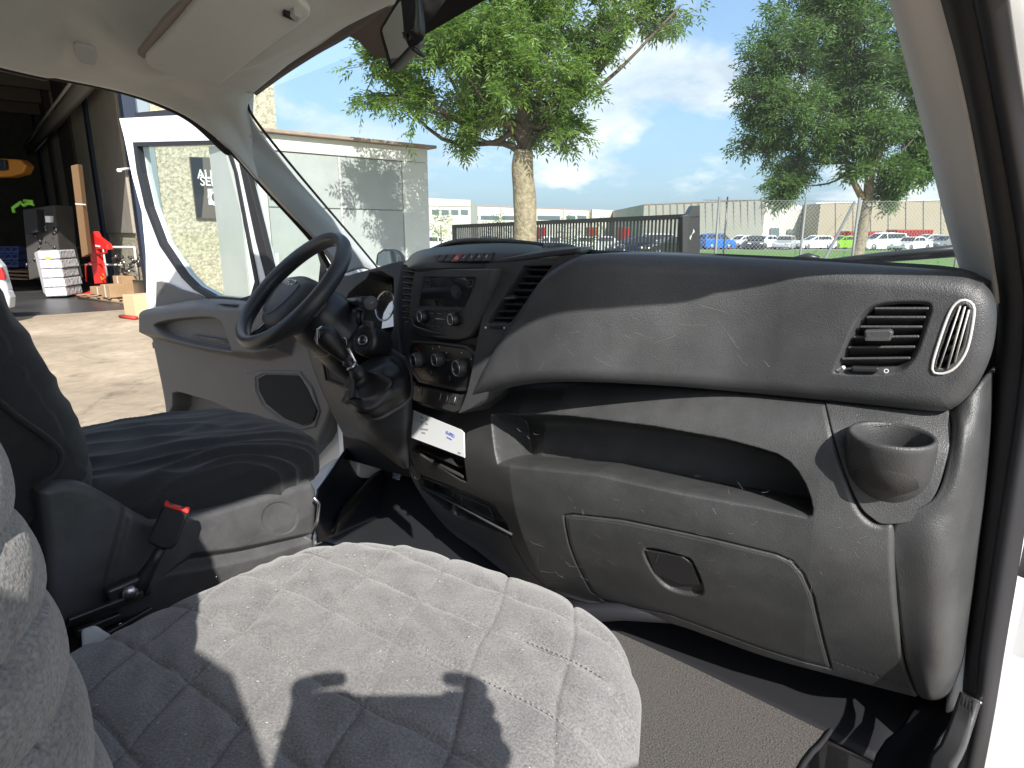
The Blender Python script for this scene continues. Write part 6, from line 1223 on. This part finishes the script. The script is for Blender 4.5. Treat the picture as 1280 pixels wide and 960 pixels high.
def bush(name, label, px, py, h, R, n, m, seed):
    c = P(px, py, H=h); t = thing(name, label, 'tree', (c[0], c[1], GROUND)); r = np.random.default_rng(seed); b = []; d = []
    for i in range(n): v = nrm(r.normal(0, 1, 3)); b.append(c+v*R*r.uniform(.3, 1)*np.array([1, 1, 1.1])); d.append(v)
    MB().tube([(c[0], c[1], GROUND), tuple(c)], .06, 6).build('trunk', M['bark'], t); leaves_mesh('crown', b, d, None, .25, 3, m, t, seed)
M['leaf3'] = leafmat('yellow_leaf', (.14, .20, .03), (.30, .36, .05), (.35, .45, .05))
bush('young_tree', 'small yellow green tree between the shed corner and the gate', 551, 281, 50, 1.0, 160, M['leaf3'], 5)
bush('young_tree', 'small dark green tree behind the left part of the gate', 622, 290, 55, 1.3, 160, M['leaf2'], 6); bush('young_tree', 'slim green tree behind the middle of the gate', 713, 289, 56, 1.2, 140, M['leaf2'], 7); bush('young_tree', 'yellowish bush behind the gate right of the slim tree', 743, 287, 56, .9, 120, M['leaf3'], 9)
# ---- things just inside the workshop
def inpt(px, py): return P(px, py, Z=GROUND+.012)
def HS(px, py): p = inpt(px, py); return p.dot(HX)
M['cardb'] = mat('cardboard', (.34, .22, .12), .85, var=.1, vscale=6); M['wood'] = mat('pallet_wood', (.30, .20, .12), .85, var=.2, vscale=9); M['wrap'] = mat('white_wrap', (.50, .50, .53), .3, bump=.8, bscale=12, var=.08, vscale=5); M['crateblue'] = mat('crate_blue', (.02, .035, .12), .5)
pl = thing('pallet', 'wooden pallet on the workshop floor carrying boxes and the red lifter', 'pallet', inpt(128, 376))
hp = HS(128, 378); b0 = inpt(92, 374); b1_ = inpt(165, 382); ud = nrm((b1_-b0)*[1, 1, 0]); vd = np.array([-ud[1], ud[0], 0])
if vd.dot(HX) < 0: vd = -vd
RM_ = np.stack([ud, vd, np.array([0, 0, 1.])], 1)
def wp(u, v, z): return b0+ud*u+vd*v+np.array([0, 0, z])
wid = float(np.linalg.norm(b1_-b0))
for k in range(3): MB().box(wp(wid/2, .15+k*.5, .05), (wid, .1, .10), RM_).build('bearer', M['wood'], pl)
for k in range(6): MB().box(wp(.1+(wid-.2)*k/5, .65, .115), (.14, 1.2, .02), RM_).build('deck_board', M['wood'], pl)
def boxthing(name, label, u, v, z, d, m, cat='box', tape=True, group=None):
    t = thing(name, label, cat, wp(u, v, z), group); MB().box(wp(u, v, z+d[2]/2), d, RM_).build('carton', m, t, smooth=False, bevel=.01)
    if tape: MB().box(wp(u, v-d[1]/2-.004, z+d[2]/2), (.05, .006, d[2]*.98), RM_).build('tape', M['clipm'], t, smooth=False)
boxthing('cardboard_box', 'open brown cardboard box at the front of the pallet', wid*.56, .25, .13, (.45, .4, .34), M['cardb'])
boxthing('cardboard_box', 'flat cardboard box on the pallet left of the brown box', wid*.25, .5, .13, (.8, .4, .22), M['cardb'])
boxthing('cardboard_box', 'cardboard box standing behind the flat box on the pallet', wid*.33, .95, .13, (.5, .4, .5), M['cardb'])
boxthing('steel_panel_box', 'grey steel panel leaning at the right end of the pallet', wid*.93, .5, .05, (.9, .12, .55), M['silver'], 'panel', False)
MB_ = None
bx = thing('cardboard_box', 'light cardboard box on the yard beside the open door edge', 'box', inpt(178, 396)); q0 = inpt(178, 396)
MB().box(q0+np.array([0, 0, .25]), (.45, .5, .5), RM_).build('carton', mat('light_card', (.55, .40, .24), .8), bx, smooth=False, bevel=.01); MB().box(q0+np.array([0, 0, .03])-vd*.30, (.6, .1, .06), RM_).build('red_strap', M['cred'], bx)
lf = thing('red_lifter', 'bright red hand crane lifter standing on the pallet', 'lifter', wp(wid*.45, .6, .13)); FLf = Fr(wp(wid*.45, .5, 1), -vd)
M['lred'] = mat('lifter_red', (.60, .02, .018), .4)
prism('mast', [(110, 302), (119, 302), (121, 310), (126, 354), (118, 355)], FLf, -.15, .0, M['lred'], lf, bevel=.01)
prism('boom', [(112, 296), (117, 289), (121, 296), (133, 305), (135, 312), (120, 311), (111, 303)], FLf, -.12, .02, M['lred'], lf, bevel=.01)
def ftube(pts, r, name, m, t, fr=FLf): MB().tube([fr.pt(*fr.hit(x, y, .0), .0) for x, y in pts], r, 8).build(name, m, t)
ftube([(121, 318), (133, 316), (135, 306)], .03, 'jib', M['lred'], lf); ftube([(108, 352), (107, 333), (112, 329), (130, 329), (132, 350)], .022, 'handle', M['lred'], lf); ftube([(92, 368), (160, 371)], .05, 'leg', M['lred'], lf); ftube([(96, 372), (118, 364)], .05, 'leg', M['lred'], lf)
ftube([(128, 342), (132, 346), (128, 350), (126, 346)], .02, 'hook', mat('hook_orange', (.7, .2, .03), .5), lf)
prism('nameplate', [(119, 306), (125, 307), (125, 309), (119, 308)], FLf, .02, .025, M['mark'], lf)
FW_ = Fr(wp(wid*.4, 1.6, 1), -vd); tbl = thing('trestle_frame', 'pale metal trestle frame standing behind the red lifter', 'trestle', wp(wid*.4, 1.6, 0)); palem = mat('pale_metal', (.5, .5, .48), .4)
ftube([(94, 309), (168, 309)], .035, 'rail', palem, tbl, FW_); ftube([(98, 331), (152, 331)], .03, 'rail', palem, tbl, FW_)
for p in ([(94, 309), (102, 347)], [(128, 309), (134, 345)], [(168, 309), (172, 345)]): ftube(p, .035, 'leg', palem, tbl, FW_)
# stack of wrapped white sheets
w0 = inpt(56, 373); FWr = Fr(w0, nrm(-HX+.15*RX)); wr_ = thing('wrapped_stack', 'tall stack of white film wrapped packs on the workshop floor', 'stack', w0)
for k in range(5):
    y1, y0 = 371-k*11.6, 371-(k+1)*11.6+.7; s = lambda y: (371-y)*.19
    prism('pack', [(57-s(y1)-.0, y1), (84-s(y1)+(k % 2), y1-1), (83.5-s(y0), y0-1), (57-s(y0), y0)], FWr, -.9-.05*(k % 2), .0, M['wrap'], wr_, bevel=.03)
prism('side_film', [(42, 316), (50, 312), (58, 370), (54, 366)], FWr, -.9, -.02, mat('grey_film', (.25, .25, .26), .4), wr_, bevel=.02)
prism('label_sticker', [(56, 321), (63, 321), (63, 325), (57, 325)], FWr, .0, .01, mat('yellow_label', (.6, .45, .04), .6), wr_)
# dark machine rack with a green hose on top
rk = thing('machine_rack', 'dark rack of machine parts beside the workshop wall', 'rack', P(45, 350, Z=GROUND)); FRk = Fr(P(48, 300, H=19), -HX); r_ = np.random.default_rng(5)
prism('rack_body', [(28, 262), (68, 256), (76, 340), (36, 350)], FRk, -.8, .0, M['dark'], rk, bevel=.03)
for k in range(26):
    x, y = r_.uniform(30, 72), r_.uniform(268, 340); ftube([(x, y), (x+r_.uniform(-4, 6), y+r_.uniform(-6, 6))], r_.uniform(.02, .05), 'machine_part', M['metal'] if k % 3 else M['black'], rk, FRk)
prism('control_box', [(56, 270), (63, 270), (63, 278), (57, 278)], FRk, .0, .12, M['mark'], rk); prism('control_box', [(30, 263), (45, 262), (47, 290), (32, 292)], FRk, .0, .3, M['black'], rk)
gh = thing('green_hose', 'bright green coiled hose on top of the dark rack', 'hose', P(30, 262, H=18.8)); FGh = Fr(P(30, 258, H=18.8), -HX)
ftube([(18, 266), (16, 260), (22, 256), (26, 253), (30, 257), (36, 254), (42, 256), (40, 252), (30, 251)], .05, 'hose_coil', mat('hose_green', (.20, .50, .05), .5), gh, FGh)
for r0 in range(3):
    for c0 in range(3):
        x, y = 2+c0*8.5, 312+r0*9; t = thing('storage_crate', ['upper', 'middle', 'lower'][r0]+' blue storage crate, '+['left', 'centre', 'right'][c0]+' one of the wall of crates at the workshop side', 'crate', P(x+4, y+8, H=20), 'blue storage crates'); FCt = Fr(P(x, y, H=20), -HX)
        holed('crate_front', [(x-3.9, y-4), (x+3.9, y-4), (x+3.9, y+4), (x-3.9, y+4)], [[(x-3, y-2.6), (x+3, y-2.6), (x+3, y+1.4), (x-3, y+1.4)]], FCt, -.02, .02, M['crateblue'], t); prism('crate_back', [(x-3.7, y-3.8), (x+3.7, y-3.8), (x+3.7, y+3.8), (x-3.7, y+3.8)], FCt, -.5, -.1, M['crateblue'], t)
tc_ = thing('tall_cardboard_tube', 'tall narrow cardboard carton standing against the workshop wall', 'carton', P(104, 340, H=17.5)); FTc = Fr(P(100, 260, H=17.3), -HX)
prism('carton', [(88, 207), (97, 205), (110, 318), (102, 322)], FTc, -.2, .0, mat('dark_card', (.15, .085, .04), .85), tc_, bevel=.02); prism('tape', [(94, 254), (107, 255), (107, 256.5), (94, 255.5)], FTc, .0, .006, M['clipm'], tc_)
clt = thing('scrap_pile', 'dark heap of black tools and fittings right of the trestle frame', 'scrap', wp(wid*.85, 1.0, 0)); FCl = Fr(wp(wid*.8, .95, .8), -vd)
for k in range(40):
    x, y = r_.uniform(145, 176), r_.uniform(318, 348); ftube([(x, y), (x+r_.uniform(-5, 5), y+r_.uniform(-4, 4))], r_.uniform(.015, .045), 'fitting', M['black'] if k % 4 else M['silver'], clt, FCl)
cart = thing('low_pallet', 'wooden pallet with brown scraps left of the wrapped stack', 'pallet', P(20, 345, H=22)); FLp = Fr(P(20, 345, H=22), -HX)
for k in range(3): prism('deck_board', [(4, 338+k*4.5), (34, 339+k*4.5), (35, 341+k*4.5), (4, 340+k*4.5)], FLp, -.8, .0, M['wood'], cart)
# tail of a car entering from the left
tcar = thing('silver_car', 'tail of a silver car with red lamp at the left edge of the workshop floor', 'car', P(0, 385, Z=GROUND)); FTl = Fr(P(2, 360, Z=-.9) if False else P(2, 355, H=13), nrm(-HX+.2*RX))
prism('boot_lid', [(-60, 322), (-8, 322), (1, 333), (6, 352), (9, 362), (8, 378), (-60, 378)], FTl, -.25, .0, paint(*SV), tcar, bevel=.06, seg=4); prism('bumper', [(-60, 366), (8, 363), (12, 372), (11, 386), (-60, 386)], FTl, -.2, .06, paint(*SV), tcar, bevel=.04, seg=3)
prism('tail_lamp', [(-6, 334), (1, 334), (5, 344), (6, 350), (-4, 349)], FTl, -.05, .03, M['tail'], tcar, bevel=.02, seg=3)
# ============================================================ PHOTOGRAPHER behind the lens: the shadow on the seat is theirs
per = thing('person', 'person in dark jacket holding a phone up with both hands at the open passenger door', 'person', (.42, -.38, -1.45))
M['skin'] = mat('skin', (.55, .32, .22), .5); M['jacket'] = mat('jacket', (.03, .035, .05), .8); M['hair'] = mat('hair', (.03, .02, .015), .6)
ph = thing('phone', 'black phone held up in both hands', 'phone', (0, 0, -.05))
PH = -HX*.030-np.array([0, 0, .004])+RX*(.082)+np.array([0, 0, -.024])
upc = np.array([-sin(PS)*sin(TH), cos(PS)*sin(TH), cos(TH)]); fw = np.array([-sin(PS)*cos(TH), cos(PS)*cos(TH), -sin(TH)])
FPh = Fr(PH, -fw)
prism('phone_body', [(-.077, -.037), (.077, -.037), (.077, .037), (-.077, .037)], FPh, -.004, .004, M['gloss'], ph, raw=True, bevel=.003)
def skin(name, verts, edges, radii, m, parent, sub=2, root=0):
    me = bpy.data.meshes.new(name); off = LOC[parent]; me.from_pydata([tuple(np.array(v)-off) for v in verts], edges, []); o = bpy.data.objects.new(name, me); COL.objects.link(o); o.parent = parent; LOC[o] = off
    md = o.modifiers.new('k', 'SKIN'); sv_ = me.skin_vertices[0].data
    for i, rd in enumerate(radii): sv_[i].radius = (rd, rd) if not isinstance(rd, tuple) else rd; sv_[i].use_root = (i == root)
    md.use_smooth_shade = True; o.modifiers.new('u', 'SUBSURF').levels = sub; o.modifiers['u'].render_levels = sub; me.materials.append(m); return o
FEET = -1.45
pel = np.array([.43, -.40, -.78]); che = np.array([.36, -.32, -.38]); nek = np.array([.31, -.25, -.12]); hd = np.array([.28, -.23, .01])
sR = RX*.22; shR, shL = nek+sR+np.array([0, 0, -.08]), nek-sR+np.array([0, 0, -.08])
wR = PH+RX*.080-fw*.06-upc*.055; wL = PH-RX*.080-fw*.06-upc*.055; eR = PH+RX*.36-fw*.06+np.array([0, 0, -.06]); eL = PH-RX*.23-fw*.16+np.array([0, 0, -.15])
V = [pel, che, nek, hd, shR, eR, wR, shL, eL, wL, pel+sR*.55+np.array([0, 0, -.06]), pel+sR*.6+np.array([.02, .02, -.48]), np.array([*(pel+sR*.6)[:2], FEET+.08]), pel-sR*.55+np.array([0, 0, -.06]), pel-sR*.6+np.array([.02, .02, -.48]), np.array([*(pel-sR*.6)[:2], FEET+.08])]
skin('body', V, [(0, 1), (1, 2), (2, 3), (1, 4), (4, 5), (5, 6), (1, 7), (7, 8), (8, 9), (0, 10), (10, 11), (11, 12), (0, 13), (13, 14), (14, 15)], [.15, .18, .07, .05, .09, .066, .036, .07, .05, .03, .085, .062, .045, .085, .062, .045], M['jacket'], per)
q = []; hb = MB(); hb.lathe(hd+np.array([-.02, .02, -.10]), (-.05, .1, 1), [(.045, -.02), (.058, .0), (.072, .04), (.080, .09), (.082, .13), (.072, .18), (.045, .215), (.005, .225)], 28); hb.build('head', M['skin'], per)
fd = nrm(np.array([-.6, .8, -.1])); MB().lathe(hd+fd*.07+np.array([-.02, .02, -.02]), fd+np.array([0, 0, -.3]), [(.016, 0), (.012, .015), (.004, .024)], 10).build('nose', M['skin'], per)
MB().lathe(hd+np.array([-.005, .005, -.03]), (.1, -.15, 1), [(.07, .02), (.088, .06), (.089, .10), (.075, .14), (.04, .165), (.003, .17)], 24).build('hair', M['hair'], per)
for s_, w in ((1, wR), (-1, wL)):
    palm = w+upc*.045+fw*.012; hand = MB()
    verts = [w, palm]; edges = [(0, 1)]; rad = [(.026), (.030)]
    for k in range(4):      # fingers fold over the far face of the phone
        b = palm+upc*(.030-.0*k)+RX*s_*(.028-.019*k)*.0+upc*(-.028+.019*k)+fw*.018; base = len(verts)
        p1 = b+fw*.022+RX*s_*(.014); p2 = p1+fw*.016-RX*s_*(.022+.004*(k % 2)); p3 = p2-RX*s_*(.020+.005*(k % 3))+fw*.002
        verts += [b, p1, p2, p3]; edges += [(1, base), (base, base+1), (base+1, base+2), (base+2, base+3)]; rad += [.011, .0095, .0085, .007]
    base = len(verts); t0 = palm-fw*.006+upc*.015; verts += [t0, t0-fw*.012+upc*.026-RX*s_*.016, t0-fw*.008+upc*.045-RX*s_*.030]; edges += [(1, base), (base, base+1), (base+1, base+2)]; rad += [.013, .011, .009]
    skin('hand', verts, edges, rad, M['skin'], per, sub=1)
for i in (0,):
    for s_ in (1, -1): MB().box(np.array([*(pel+sR*.6*s_)[:2], FEET+.045])+nrm((-.6, .8, 0))*.06, (.10, .27, .09), np.stack([nrm((.8, .6, 0)), nrm((-.6, .8, 0)), np.array([0, 0, 1.])], 1)).build('shoe', M['black'], per, bevel=.03)
MB().box((.33, -.30, -1.49), (.42, .9, .08)).build('side_step', M['black'], cab, bevel=.02)
# passenger door, swung wide open outside
pd = thing('passenger_door', 'open white passenger door beyond the right hand door seal', 'door', (.2, 1.55, -1.0)); FPd = Fr((.2, 1.62, 0), nrm((-.25, -1, 0)))
holed('door_shell', [(.0, -1.42), (1.0, -1.42), (1.02, -.1), (.9, .42), (.25, .40), (.0, .0)], [[(.12, .02), (.28, .33), (.82, .35), (.9, .0)]], FPd, -.07, .0, M['white'], pd, raw=True, bevel=.01)
prism('door_card', [(.1, -.85), (.95, -.85), (.97, -.1), (.1, -.1)], FPd, .001, .03, M['door'], pd, raw=True, bevel=.01)
prism('door_glass', [(.13, .03), (.28, .32), (.81, .34), (.89, .01)], FPd, -.04, -.036, M['dglass'], pd, raw=True)
MB().tube([P(1278, 655, Y=1.45), P(1290, 685, Y=1.45), P(1280, 715, Y=1.45)], .03, 10).build('hinge_cover', M['rubber2'], pd)
